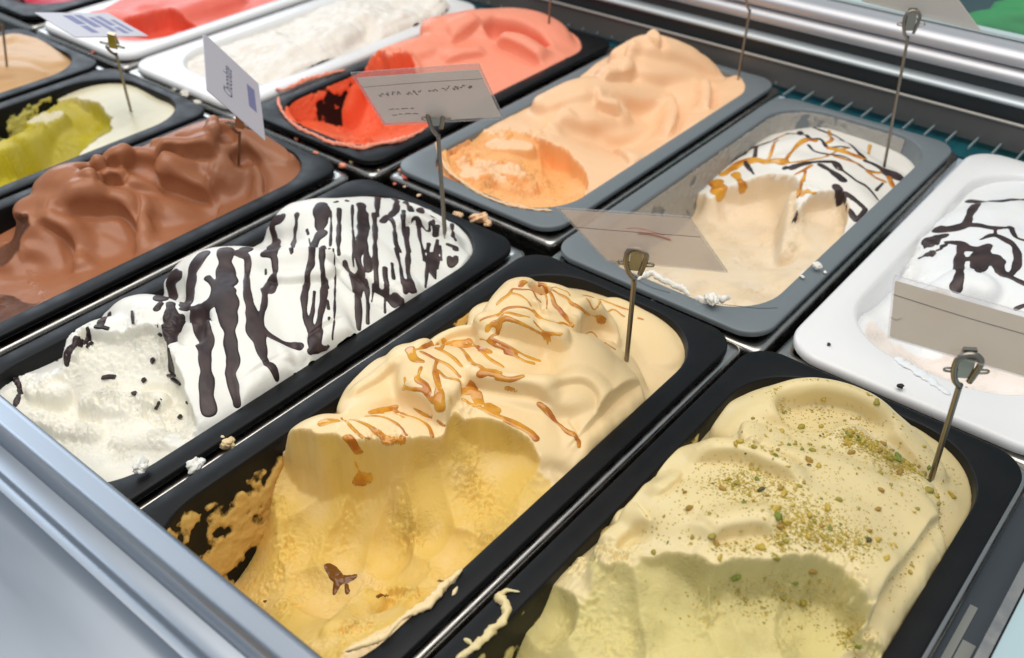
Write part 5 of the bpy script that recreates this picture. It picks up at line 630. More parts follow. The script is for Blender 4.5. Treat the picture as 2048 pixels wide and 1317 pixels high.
# ------------------------------------------------------------------ the display freezer
case = thing("display_freezer", "brushed metal ice cream freezer with ledge in front, rail and glass behind", "freezer", (-400, 480, -130))
v, f = box(-1500, 260, 60, 880, -150, -146)
part("liner", v, f, M['dark'], case, smooth=False)
# front ledge: a folded sheet with two raised ribs
led = [(131, 34), (131.6, 38.5), (130.6, 40), (128, 40.4), (121, 40.6), (118.6, 41.2), (117, 44.4), (114.6, 46.4), (112.6, 45.2), (111.4, 41.2), (109, 40.6),
       (103.5, 40.6), (101.5, 41.4), (100, 44.6), (97.6, 46.4), (94.6, 46.2), (92, 42.4), (88, 41.4), (40, 41.0), (-60, 41.0), (-60, 20), (40, 20), (110, -130), (128, -130)]
v, f = extrude_profile(led, -1500, 260)
o = part("front_ledge", v, f, M['alu'], case)
auto_smooth(o, 50)
# back: dark panel, bright lip, tube, rounded rail
v, f = box(-1500, 260, 851, 856, -9, 12.2)
part("back_panel", v, f, M['dark_steel'], case, smooth=False)
def half_round(cy, cz, ry, rz, a0, a1, n=14):
    return [(cy + ry * math.cos(math.radians(a0 + (a1 - a0) * i / n)), cz + rz * math.sin(math.radians(a0 + (a1 - a0) * i / n))) for i in range(n + 1)]
v, f = extrude_profile(half_round(850.6, 14.6, 2.2, 1.7, 90, 270, 8) + [(856, 13)], -1500, 260)
auto_smooth(part("metal_lip", v, f, M['lip'], case), 60)
v, f = box(-1500, 260, 858, 864, 12.4, 60)
part("shadow_channel", v, f, M['dark'], case, smooth=False)
v, f = extrude_profile(half_round(862, 31, 13, 4.6, 80, 280, 16), -1500, 260)
auto_smooth(part("round_bar", v, f, M['pale_bar'], case), 60)
rail = [(863, 43)] + half_round(866, 51, 16, 8.0, 250, 118, 16)[1:] + [(857, 58.6), (855.6, 59.2), (854.8, 60.4)] + half_round(864, 64, 11, 8.0, 200, 100, 14) + [(866, 73.2), (872, 74.0), (888, 74.4), (888, 44)]
v, f = extrude_profile(rail, -1500, 260)
auto_smooth(part("rounded_rail", v, f, M['satin'], case), 60)
# grille between the trays and the panel
for x0_, x1_, y0_ in ((-1500, -363, 849), (-363, 260, 827)):
    v, f = box(x0_ + .1, x1_ - .1, y0_, 900, -17, -15)
    part("grille_tray", v, f, M['teal'], case, smooth=False)
bv, bf = box(-0.7, 0.7, 0, 52, -1.2, 1.2)
bar_me = mesh_np("grille_bar", np.array(bv) * MM, bf, M['slat'], False)
for i in range(60):
    o = obj("grille_bar", bar_me, case)
    o.location = Vector((-1080 + i * 19.0, 849.5 if -1080 + i * 19.0 < -363 else 827.5, -6)) * MM - case.location
# glass pane with its seat strip
M['glass'] = mat('clear_glass', (0.75, 0.92, 0.92), 0.02, spec=0.2, alpha=0.06)
M['seat'] = mat('pale_seat_strip', (0.55, 0.66, 0.67), 0.4)
v, f = box(-1500, 260, 870.5, 879.5, 74.8, 77.2)
part("glass_seat", v, f, M['seat'], case, smooth=False)
v, f = box(-1500, 260, 873, 878, 77.4, 330)
part("glass_pane", v, f, M['glass'], case, smooth=False)

# ------------------------------------------------------------------ steel pans and plastic trays
def steel_pan(x0, x1, y0, y1, label, z=0.0):
    a = 4.0
    X0, X1, Y0, Y1 = x0 - 2.5, x1 + 2.5, y0 - 2.5, y1 + 4.5
    rings = []
    for ins, zz, r in ((1.5, -20, 5), (0.4, -18.5, 6), (0, -15, 6.5), (0, -11.5, 6.5), (0.7, -9.4, 6.5), (2.2, -8.6, 6), (5, -8.3, 5.5), (8, -8.5, 5), (9, -10, 5), (9.5, -12, 5), (10, -128, 6)):
        rings.append([(x, y, zz + z) for x, y in rrect(X0 + ins, X1 - ins, Y0 + ins, Y1 - ins, r, 6)])
    v, f = loft(rings, False, True)
    return single("steel_pan", v, f, M['steel'], ((x0 + x1) / 2, (y0 + y1) / 2, -128), label, "pan", "steel pans under the trays")

def plastic_tray(name, x0, x1, y0, y1, op, m, label, z=0.0, ro=20, soft=1.2, thick=4.5):
    i0, i1, j0, j1, rc = op
    rings = []
    for ins, zz, r in ((3.0, -thick - 1.5, ro - 3), (0.6, -thick, ro - 0.6), (0, -thick + 0.8, ro), (0, -soft, ro), (soft * 0.3, -soft * 0.3, ro - soft * .3), (soft, 0, ro - soft)):
        rings.append([(x, y, zz + z) for x, y in rrect(x0 + ins, x1 - ins, y0 + ins, y1 - ins, r, 12)])
    for ins, zz in ((-soft, 0), (-soft * .3, -soft * .3), (0, -soft), (0.4, -5), (3.0, -30), (7.5, -70), (11, -100), (15, -113), (24, -118)):
        rings.append([(x, y, zz + z) for x, y in rrect(i0 + ins, i1 - ins, j0 + ins, j1 - ins, max(8, rc - ins * 0.6), 12)])
    v, f = loft(rings, False, True)
    return single(name, v, f, m, ((x0 + x1) / 2, (y0 + y1) / 2, -118), label, "tray", "plastic trays set in the freezer")

TRAYS = [  # flavour, outer box, material, corner, labels
    ("pistachio", (-193.5, -28.5, 116, 468), 'black', 20, "black plastic tray around the pistachio ice cream, nearest the bottom right corner"),
    ("caramel", (-368, -203, 116, 466), 'black', 20, "black plastic tray around the caramel drizzled ice cream"),
    ("stracciatella", (-542, -377, 116, 466), 'black', 20, "black plastic tray around the white ice cream striped with dark chocolate"),
    ("chocolate", (-727, -562, 116, 466), 'black', 20, "black plastic tray around the brown chocolate ice cream"),
    ("lime", (-898, -733, 116, 466), 'black', 20, "black plastic tray with scooped out lime yellow ice cream in it"),
    ("hazelnut", (-1071, -906, 116, 466), 'black', 20, "black plastic tray around the tan ice cream at the left edge"),
    ("white_choc", (-181, -16, 476, 821), 'white', 26, "white plastic tray on the right around white ice cream with dark chocolate lines"),
    ("cream", (-357, -192, 472, 815), 'grey', 20, "grey tray holding scooped cream ice cream with chocolate and caramel lines"),
    ("peach", (-535, -370, 491, 842), 'grey', 20, "grey tray filled with pale peach ice cream"),
    ("orange_red", (-711, -547, 482, 830), 'black', 20, "black plastic tray around the scooped coral red ice cream below the rail"),
    ("white_fruit", (-890, -722, 480, 826), 'white', 26, "white plastic tray with lumpy off white ice cream beside the coral red one"),
    ("coral", (-1070, -904, 484, 826), 'white', 26, "white plastic tray around coral pink ice cream at the top left"),
    ("raspberry", (-1245, -1082, 486, 826), 'black', 20, "black plastic tray with raspberry pink ice cream in the top left corner"),
]
PANW = {"white": "white", "black": "black", "grey": "grey"}
tray_of = {}
for fl, (x0, x1, y0, y1), mk, ro, lab in TRAYS:
    op = DATA[fl]['open']
    tray_of[fl] = plastic_tray({"black": "black_tray", "white": "white_tray", "grey": "grey_tray"}[mk], x0, x1, y0, y1, op, M[mk], lab,
                               ro=ro, soft=3.0 if mk == 'white' else 1.2, thick=6.5 if mk == 'white' else 4.5)
    steel_pan(x0, x1, y0, y1, "polished steel pan rim showing around the " + lab.split(" tray")[0].replace(" plastic", "") + " tray of " + {
        "pistachio": "pistachio", "caramel": "caramel drizzled", "stracciatella": "chocolate striped white", "chocolate": "brown chocolate", "lime": "lime yellow", "hazelnut": "tan",
        "white_choc": "white chocolate-lined", "cream": "scooped cream", "peach": "peach", "orange_red": "coral red", "white_fruit": "lumpy off white", "coral": "coral pink", "raspberry": "raspberry"}[fl] + " ice cream")

# ------------------------------------------------------------------ ice cream
def gel_mat(name, top, cut, rough=0.5, sss=0.25, r=(1, .7, .4), s=0.004, bump=0.25):
    m = mat(name, top, rough, spec=0.4, sss=sss, sss_r=r, sss_s=s)
    vary_color(m, top, cut, 1, 0.0, 1.0, attr='cut')
    add_bump(m, 1400, bump, 0.0003, 6, 0.65)
    add_bump(m, 150, 0.16, 0.0011, 4, 0.6, stretch=(2.0, 0.38, 1.0))
    # torn, porous grain where the scoop has cut
    nt = m.node_tree
    b = nt.nodes["Principled BSDF"]
    g_ = N(m, 'ShaderNodeNewGeometry')
    at_ = N(m, 'ShaderNodeAttribute')
    at_.attribute_name = 'cut'
    big = N(m, 'ShaderNodeTexNoise')
    big.inputs['Scale'].default_value = 42
    big.inputs['Detail'].default_value = 3
    mr = N(m, 'ShaderNodeMapRange')
    mr.inputs[1].default_value, mr.inputs[2].default_value, mr.inputs[3].default_value, mr.inputs[4].default_value = .44, .62, .12, 1.0
    vo = N(m, 'ShaderNodeTexNoise')
    vo.inputs['Scale'].default_value = 420
    vo.inputs['Detail'].default_value = 6
    vo.inputs['Roughness'].default_value = .7
    ml = N(m, 'ShaderNodeMath', operation='MULTIPLY')
    bp = N(m, 'ShaderNodeBump')
    bp.inputs['Distance'].default_value = 0.0016
    for n_ in (big, vo):
        nt.links.new(g_.outputs['Position'], n_.inputs['Vector'])
    nt.links.new(big.outputs['Fac'], mr.inputs[0])
    nt.links.new(mr.outputs[0], ml.inputs[0])
    nt.links.new(at_.outputs['Fac'], ml.inputs[1])
    nt.links.new(ml.outputs[0], bp.inputs['Strength'])
    nt.links.new(vo.outputs['Fac'], bp.inputs['Height'])
    old = b.inputs['Normal'].links[0].from_socket
    nt.links.new(old, bp.inputs['Normal'])
    nt.links.new(bp.outputs[0], b.inputs['Normal'])
    # smooth skin shines a little, cut ice cream is dull
    ro = N(m, 'ShaderNodeMapRange')
    ro.inputs[3].default_value, ro.inputs[4].default_value = rough - .07, rough + .2
    nt.links.new(at_.outputs['Fac'], ro.inputs[0])
    nt.links.new(ro.outputs[0], b.inputs['Roughness'])
    return m
GM = {
    'caramel': gel_mat('caramel_cream', (0.87, 0.66, 0.36), (0.78, 0.53, 0.13), 0.42),
    'stracciatella': gel_mat('white_cream', (0.87, 0.86, 0.80), (0.88, 0.85, 0.74), 0.45),
    'pistachio': gel_mat('pistachio_cream', (0.76, 0.625, 0.33), (0.67, 0.575, 0.235), 0.4),
    'chocolate': gel_mat('chocolate_cream', (0.40, 0.158, 0.074), (0.11, 0.038, 0.017), 0.37, 0.15),
    'lime': gel_mat('lime_cream', (0.80, 0.72, 0.50), (0.60, 0.50, 0.02), 0.45),
    'hazelnut': gel_mat('hazelnut_cream', (0.66, 0.40, 0.19), (0.5, 0.3, 0.14), 0.45),
    'white_choc': gel_mat('snow_cream', (0.82, 0.83, 0.83), (0.82, 0.74, 0.68), 0.45),
    'cream': gel_mat('vanilla_cream', (0.84, 0.80, 0.73), (0.80, 0.63, 0.42), 0.45),
    'peach': gel_mat('peach_cream', (0.91, 0.58, 0.34), (0.90, 0.45, 0.16), 0.45, r=(1, .5, .25)),
    'orange_red': gel_mat('coral_cream', (0.94, 0.33, 0.21), (0.86, 0.12, 0.035), 0.45, r=(1, .35, .2)),
    'white_fruit': gel_mat('offwhite_cream', (0.85, 0.79, 0.71), (0.85, 0.76, 0.66), 0.5),
    'coral': gel_mat('pink_coral_cream', (0.84, 0.17, 0.12), (0.80, 0.09, 0.04), 0.45, r=(1, .35, .2)),
    'raspberry': gel_mat('raspberry_cream', (0.60, 0.03, 0.07), (0.6, 0.03, 0.07), 0.4),
}
GL = {
    'caramel': ("folded pale caramel ice cream with deep scooped hollow and amber drizzle", 'caramel_ice_cream'),
    'stracciatella': ("white ice cream mound striped with dark chocolate sauce", 'stracciatella_ice_cream'),
    'pistachio': ("pale green pistachio ice cream sprinkled with chopped nuts", 'pistachio_ice_cream'),
    'chocolate': ("glossy brown chocolate ice cream in soft folds", 'chocolate_ice_cream'),
    'lime': ("lime yellow ice cream with white skin, mostly scooped out", 'lime_ice_cream'),
    'hazelnut': ("smooth tan ice cream at the left edge", 'hazelnut_ice_cream'),
    'white_choc': ("white ice cream with dark chocolate lines in the white tray at right", 'white_ice_cream'),
    'cream': ("cream ice cream scooped hollow, white top crossed by chocolate and caramel lines", 'cream_ice_cream'),
    'peach': ("soft swirled peach orange ice cream in grey tray", 'peach_ice_cream'),
    'orange_red': ("coral red ice cream with crumbly scooped front in black tray", 'coral_red_ice_cream'),
    'white_fruit': ("lumpy off white ice cream in white tray near the top", 'off_white_ice_cream'),
    'coral': ("coral pink ice cream in white tray at the top left", 'coral_pink_ice_cream'),
    'raspberry': ("raspberry pink ice cream in the top left corner", 'raspberry_ice_cream'),
}
FIELD, GEL = {}, {}
for fl in DATA:
    F = sculpt(DATA[fl])
    FIELD[fl] = F
    wall = np.where(F['E'] > 0, -0.135 * 0, 0)
    mask = (F['E'] > -0.9) & (F['H'] > -116)
    fq, used = field_faces(mask)
    V = np.stack([F['PX'], F['PY'], F['H']], -1).reshape(-1, 3)[used]
    x0, x1, y0, y1, rc = DATA[fl]['open']
    base = ((x0 + x1) / 2, (y0 + y1) / 2, -110)
    o = single(GL[fl][1], V, fq, GM[fl], base, GL[fl][0], "ice cream", "ice creams in their trays")
    at = o.data.attributes.new('cut', 'FLOAT', 'POINT')
    at.data.foreach_set('value', F['cut'].reshape(-1)[used].astype(np.float32))
    GEL[fl] = o

def sauce(fl, key, m, name, thick, label=None, kind=None):
    st = DATA[fl].get('sauce', {}).get(key)
    if not st:
        return
    F = FIELD[fl]
    T = sauce_thickness(F, st)
    h = np.where(T > 0, thick * (1 - np.exp(-np.maximum(T, 0) / (thick * 0.9))), np.maximum(T, -1) * 0.9)
    n = field_normals(F)
    P = np.stack([F['PX'], F['PY'], F['H']], -1) + n * h[..., None]
    fq, used = field_faces((T > -0.9) & (F['E'] > -0.9))
    if not len(fq):
        return
    part(name, P.reshape(-1, 3)[used], fq, m, GEL[fl], label=label, kind=kind)
M['choc_sauce'] = mat('dark_chocolate_sauce', (0.040, 0.024, 0.024), 0.42, spec=0.4)
add_bump(M['choc_sauce'], 900, 0.15, 0.0003)
M['caramel_sauce'] = mat('caramel_sauce', (0.64, 0.265, 0.014), 0.12, spec=0.6, sss=0.35, sss_r=(1, .4, .1), sss_s=0.003)
M['burnt'] = mat('burnt_caramel', (0.16, 0.055, 0.008), 0.25)
vary_color(M['caramel_sauce'], (0.72, 0.35, 0.03), (0.44, 0.12, 0.008), 70, .42, .66)
vary_color(M['choc_sauce'], (0.030, 0.018, 0.019), (0.060, 0.036, 0.034), 90, .4, .65)
for fl in DATA:
    sauce(fl, 'choc', M['choc_sauce'], "chocolate_sauce", 0.5)
    sauce(fl, 'dark', M['burnt'], "burnt_caramel", 0.6, kind="stuff")
    sauce(fl, 'caramel', M['caramel_sauce'], "caramel_sauce", 0.45)

# ------------------------------------------------------------------ nuts, shards
rng = random.Random(4)
def unit_ico(sub):
    bm = bmesh.new()
    bmesh.ops.create_icosphere(bm, subdivisions=sub, radius=1)
    v = np.array([x.co[:] for x in bm.verts])
    f = np.array([[y.index for y in x.verts] for x in bm.faces])
    bm.free()
    return v, f
ICO1, ICO2, ICO3, ICO4 = (unit_ico(i) for i in (1, 2, 3, 4))
def pick_mat(name, cols, rough=0.5):
    """one material whose colour is chosen per object / per piece among the real colours of the stuff"""
    m = mat(name, cols[0], rough, sss=0.1, sss_s=0.001)
    return m
NUT = [mat('nut_%s' % n, c, 0.55) for n, c in (('olive', (0.33, 0.27, 0.035)), ('yellow', (0.52, 0.37, 0.05)), ('green', (0.19, 0.23, 0.03)), ('brown', (0.36, 0.22, 0.035)), ('dark', (0.08, 0.075, 0.025)))]
g = GEL['pistachio']
Fp = FIELD['pistachio']
nut_me = []
for k in range(10):
    v, f = ICO2 if k < 5 else ICO1
    r2 = random.Random(k)
    ax = np.array([1.0, r2.uniform(.5, .8), r2.uniform(.45, .7)])
    vv = v * ax * np.array([[1 + 0.35 * math.sin(3.1 * p[0] + k) * math.cos(2.7 * p[1] + 2 * k) + r2.uniform(-.12, .12)] for p in v])
    nut_me.append(mesh_np("nut_piece", vv, f, NUT[k % 5], k % 3 == 0))
wts = [0, 1, 1, 6, 6, 2, 5, 0, 0, 3, 8, 1, 9, 7, 1, 0, 6, 5, 1, 6]
nrng = np.random.RandomState(12)
def area_points(poly, n):
    P = np.array(poly)[:, :2]
    q_ = np.stack([nrng.uniform(P[:, 0].min(), P[:, 0].max(), n * 4), nrng.uniform(P[:, 1].min(), P[:, 1].max(), n * 4)], 1)
    return q_[inside_dist(P, q_[:, 0], q_[:, 1]) < 0][:n]
def cluster_points(mult, spread):
    out = [np.array([x, y]) + nrng.normal(0, 1, (int(n * mult), 2)) * np.array([1, .8]) * sp * .30 * spread for x, y, z, sp, n in SPOTS['nut_clusters']]
    return np.vstack(out)
big_pts = np.vstack([cluster_points(.62, 1.0), area_points(SPOTS['nut_area'], 130)])
nrng.shuffle(big_pts)
big_pts = big_pts[rr_dist(DATA['pistachio']['open'], big_pts[:, 0], big_pts[:, 1]) > 3][:296]
dust_pts = np.vstack([cluster_points(16, 1.1), cluster_points(13, 2.0), area_points(SPOTS['nut_area'], 1700), area_points(SPOTS['speck_area'], 160)])
dust_pts = dust_pts[rr_dist(DATA['pistachio']['open'], dust_pts[:, 0], dust_pts[:, 1]) > 2]
for i, (x, y) in enumerate(big_pts):
    z = float(height_at(Fp, x, y))
    o = obj("nut_piece", nut_me[wts[rng.randrange(len(wts))]], g)
    big = rng.random()
    s_ = (0.7 + 0.65 * rng.random() if big < .7 else 1.4 + 1.1 * rng.random()) * MM
    o.location = Vector((x, y, z + s_ * 250)) * MM - g.location
    o.rotation_euler = (rng.uniform(-.5, .5), rng.uniform(-.5, .5), rng.uniform(0, 6.3))
    o.scale = (s_, s_, s_)
oct_v = np.array([(1, 0, 0), (0, 1, 0), (-1, 0, 0), (0, -1, 0), (0, 0, 1), (0, 0, -1)], float)
oct_f = np.array([(0, 1, 4), (1, 2, 4), (2, 3, 4), (3, 0, 4), (1, 0, 5), (2, 1, 5), (3, 2, 5), (0, 3, 5)])
dz = height_at(Fp, dust_pts[:, 0], dust_pts[:, 1])
for ci, cn in enumerate(("olive", "yellow", "brown")):
    V, Fc, n = [], [], 0
    for i, (x, y) in enumerate(dust_pts):
        if (i * 7) % 11 in ((0, 1, 2, 3), (4, 5, 6, 7, 8, 9), (10,))[ci]:
            s_ = 0.22 + 0.48 * rng.random() ** 2
            V.append(oct_v * np.array([s_ * rng.uniform(.8, 1.6), s_ * rng.uniform(.6, 1.2), s_ * .6]) + np.array([x, y, dz[i] + .05]))
            Fc.append(oct_f + n)
            n += 6
    part("nut_dust", np.vstack(V), np.vstack(Fc), (NUT[0], NUT[1], NUT[3])[ci], g, smooth=False, kind="stuff", label=("olive", "yellow", "brown")[ci] + " pistachio dust")
M['shard'] = mat('dark_chocolate_shard', (0.020, 0.011, 0.010), 0.4)
def shard(fl, a, b, wd, th):
    a, b = np.array(a), np.array(b)
    d = b - a
    L = np.linalg.norm(d) + 1e-6
    if L > 15:
        return
    d /= L
    s_ = np.cross(d, (0.1, 0, 1))
    s_ /= np.linalg.norm(s_)
    u = np.cross(s_, d)
    vs = []
    for t, k in ((0, .8), (.5, 1.05), (1, .75)):
        c = a + d * L * t + u * (0.4 + 0.5 * math.sin(3.1 * t))
        for p, q_ in ((-1, 0), (1, .15), (.85, 1), (-.8, .9)):
            vs.append(c + s_ * p * wd * .5 * k + u * q_ * th)
    f = [(3, 2, 1, 0), (8, 9, 10, 11)] + [(r * 4 + i, r * 4 + (i + 1) % 4, r * 4 + 4 + (i + 1) % 4, r * 4 + 4 + i) for r in (0, 1) for i in range(4)]
    part("chocolate_shard", vs, f, M['shard'], GEL[fl], smooth=False)
S_ = SPOTS['shards']
for i in range(0, len(S_) - 1, 2):
    shard('stracciatella', S_[i], S_[i + 1], (3.2, 2.4, 3.6, 2.0, 2.8)[i // 2 % 5], 1.3)
S_ = SPOTS['shard_w']
for i in range(0, len(S_) - 1, 2):
    shard('white_choc', S_[i], S_[i + 1], 1.6, 1.0)

# ------------------------------------------------------------------ smears and crumbs
def n3(p, s, seed):
    return vnoise((p[:, 0] + p[:, 2] * .7) / s + seed * 3.1 + 40, (p[:, 1] - p[:, 2] * .6) / s + seed * 1.7 + 40, 17)
def lump(c, r, seed, squash=(1, .8, .6), rough=.55, sub=ICO4):
    v, f = sub
    p = v * 4.0
    d = np.maximum(.35, 1 + rough * 1.3 * n3(p, 2.4, seed) + rough * .9 * n3(p, 1.1, seed + 5) + rough * .4 * n3(p, .6, seed + 9))
    a = seed * 2.4
    q_ = v * d[:, None] * np.array(squash) * r * 0.5
    R = np.array([[math.cos(a), -math.sin(a), 0], [math.sin(a), math.cos(a), 0], [0, 0, 1]])
    q_ = q_ @ R.T
    q_[:, 2] -= q_[:, 2].min() * 0.55
    return q_ + np.array(c), f
def smear(path, m, parent, seed=1, flat=.38, label=None):
    P = catmull(np.array(path, float), 0.8)
    V, n = [], 14
    base = P[:, :3]
    T_ = np.gradient(base, axis=0)
    T_[:, 2] = 0
    T_ /= np.linalg.norm(T_, axis=1)[:, None] + 1e-9
    S2 = np.stack([-T_[:, 1], T_[:, 0], 0 * T_[:, 0]], 1)
    k = len(P)
    ends = np.clip(np.minimum(np.arange(k), k - 1 - np.arange(k)) / 2.5, 0.05, 1) ** .5
    rings = []
    for j in range(n):
        a = 2 * math.pi * j / n
        rr = P[:, 3] * .5 * ends * (1 + .9 * vnoise(np.arange(k) / 3.5 + seed * 9 + 60, np.full(k, 40 + j * .35), 23) + .5 * vnoise(np.arange(k) / 1.2 + 60, np.full(k, 44 + j * .6), 29))
        p = base + S2 * (math.cos(a) * rr)[:, None]
        p[:, 2] += np.maximum(math.sin(a), -.35) * rr * flat * 2
        rings.append(p)
    R = np.stack(rings, 1)
    v = R.reshape(-1, 3)
    f = []
    for i in range(k - 1):
        for j in range(n):
            f.append((i * n + j, (i + 1) * n + j, (i + 1) * n + (j + 1) % n, i * n + (j + 1) % n))
    f = [tuple(reversed(x)) for x in f] + [tuple(range(n)), tuple(reversed(range((k - 1) * n, k * n)))]
    return part("smear", v, f, m, parent, label=label)
smear(MARKS['smear_c'], GM['caramel'], GEL['caramel'], 1)
smear(MARKS['smear_c2'], GM['caramel'], GEL['caramel'], 2)
smear(MARKS['smear_d'], GM['pistachio'], GEL['pistachio'], 3)
smear(MARKS['smear_d2'], GM['pistachio'], GEL['pistachio'], 4)
for i, k in enumerate(('smear_o', 'smear_o2')):
    smear(MARKS[k], GM['orange_red'], GEL['orange_red'], 5 + i, .6)
smear(MARKS['smear_p'], GM['peach'], GEL['peach'], 7, .5)
for i, k in enumerate(('smear_k', 'smear_k2')):
    smear(MARKS[k], GM['cream'], GEL['cream'], 8 + i, .7)
smear(MARKS['smear_w'], GM['white_choc'], GEL['white_choc'], 11, .15)
M['hair'] = mat('scratch', (0.05, 0.06, 0.07), 0.5)
for k in ('hair', 'hair2'):
    P_ = catmull(np.array(MARKS[k], float), 2)[:, :3]
    v, f = tube_pts(P_, 0.16, 6)
    part("hair", v, f, M['hair'], tray_of['cream'], label="thin dark hair lying on the grey rim")
def wall_residue(fl, i0, i1, z0, z1, m, seed, th, label=None, step=.8):
    """thin torn film of ice cream left on the inside wall of a tray; i0..i1 = perimeter positions in mm"""
    x0, x1, y0, y1, rc = DATA[fl]['open']
    def per(ins):
        P_ = np.array(rrect(x0 + ins, x1 - ins, y0 + ins, y1 - ins, max(8, rc - ins * .6), 24))
        P_ = np.vstack([P_, P_[:1]])
        L = np.concatenate([[0], np.cumsum(np.linalg.norm(np.diff(P_, axis=0), axis=1))])
        return P_, L
    base, L0 = per(0)
    s_ = np.arange(i0, i1, step)
    zs = np.arange(z0, z1, step)
    S2, Z2 = np.meshgrid(s_, zs)
    V = np.zeros(S2.shape + (3,))
    nz = fbm(S2, Z2, 22, 4, seed, .55) * 2.2 + fbm(S2 * .35, Z2, 16, 2, seed + 9)
    e_ = np.minimum(np.minimum(S2 - i0, i1 - S2), np.minimum(Z2 - z0, (z1 - Z2) * 2)) / 8
    d_ = nz - th + np.clip(e_, -1, .4) - .4
    for r_, z in enumerate(zs):
        ins = np.interp(-z, [0, 1.2, 5, 30, 70, 100, 113], [-1.2, 0, .4, 3, 7.5, 11, 15])
        P_, L = per(ins)
        f_ = s_ / L0[-1] * L[-1]
        px, py = np.interp(f_, L, P_[:, 0]), np.interp(f_, L, P_[:, 1])
        tx, ty = np.gradient(px), np.gradient(py)
        tl = np.hypot(tx, ty) + 1e-9
        t_ = np.clip(d_[r_] * 2.2, -.5, 1.1) + np.clip(fbm(s_, s_ * 0 + z, 5, 3, seed + 4) * .9, -.3, 1) * (d_[r_] > .15)
        V[r_, :, 0], V[r_, :, 1], V[r_, :, 2] = px - ty / tl * t_, py + tx / tl * t_, z
    fq, used = field_faces(d_ > -.2)
    if len(fq):
        o = part("residue", V.reshape(-1, 3)[used], fq, m, GEL[fl], label=label)
        at_ = o.data.attributes.new('film', 'FLOAT', 'POINT')
        at_.data.foreach_set('value', np.clip(d_ * 1.7 + .28, 0, 1).reshape(-1)[used].astype(np.float32))
def film_mat(name, col, most=1.0):
    """smear that thins out to nothing at its edge"""
    m = mat(name, col, 0.45)
    nt = m.node_tree
    a_ = N(m, 'ShaderNodeAttribute')
    a_.attribute_name = 'film'
    g_ = N(m, 'ShaderNodeNewGeometry')
    nz = N(m, 'ShaderNodeTexNoise')
    nz.inputs['Scale'].default_value = 260
    nz.inputs['Detail'].default_value = 5
    nt.links.new(g_.outputs['Position'], nz.inputs['Vector'])
    ad = N(m, 'ShaderNodeMath', operation='MULTIPLY_ADD')
    ad.inputs[1].default_value = 1.1
    sb = N(m, 'ShaderNodeMath', operation='MULTIPLY_ADD')
    sb.inputs[1].default_value, sb.inputs[2].default_value = 1.4, -.75
    nt.links.new(nz.outputs['Fac'], sb.inputs[0])
    nt.links.new(a_.outputs['Fac'], ad.inputs[0])
    nt.links.new(sb.outputs[0], ad.inputs[2])
    mr = N(m, 'ShaderNodeMapRange')
    mr.inputs[1].default_value, mr.inputs[2].default_value, mr.inputs[3].default_value, mr.inputs[4].default_value = .15, .75, 0, most
    nt.links.new(ad.outputs[0], mr.inputs[0])
    nt.links.new(mr.outputs[0], nt.nodes["Principled BSDF"].inputs['Alpha'])
    add_bump(m, 600, .4, .0006)
    return m
FILM = {'caramel': film_mat('caramel_smear', (0.72, 0.47, 0.14)), 'lime': film_mat('lime_smear', (0.62, 0.55, 0.14)), 'orange_red': film_mat('coral_smear', (0.86, 0.17, 0.07)), 'cream': film_mat('cream_smear', (0.56, 0.53, 0.48), .6),
        'pistachio': film_mat('pistachio_smear', (0.62, 0.52, 0.2)), 'peach': film_mat('peach_smear', (0.86, 0.5, 0.24)), 'stracciatella': film_mat('white_smear', (0.8, 0.78, 0.7)), 'white_choc': film_mat('snow_smear', (0.8, 0.8, 0.8))}
def perim_at(fl, y):
    """perimeter position (mm) of the point of the left wall at y"""
    x0, x1, y0, y1, rc = DATA[fl]['open']
    q_ = math.pi * rc / 2
    return q_ + (x1 - x0 - 2 * rc) + q_ + (y1 - rc - y)
for fl, ya, yb, za, zb, sd_, th in (('caramel', 330, 40, -80, -2, 3, -.05), ('caramel', 420, 300, -30, -2, 8, -.1), ('lime', 420, 60, -95, -3, 5, .1), ('orange_red', 700, 430, -75, -2, 6, -.5),
                                    ('cream', 800, 430, -85, -2, 9, -.85), ('cream', 900, 700, -45, -2, 12, -.8), ('pistachio', 380, 60, -60, -3, 14, .1), ('peach', 700, 440, -50, -2, 16, -.3)):
    wall_residue(fl, perim_at(fl, ya), perim_at(fl, yb), za, zb, FILM[fl], sd_, th)
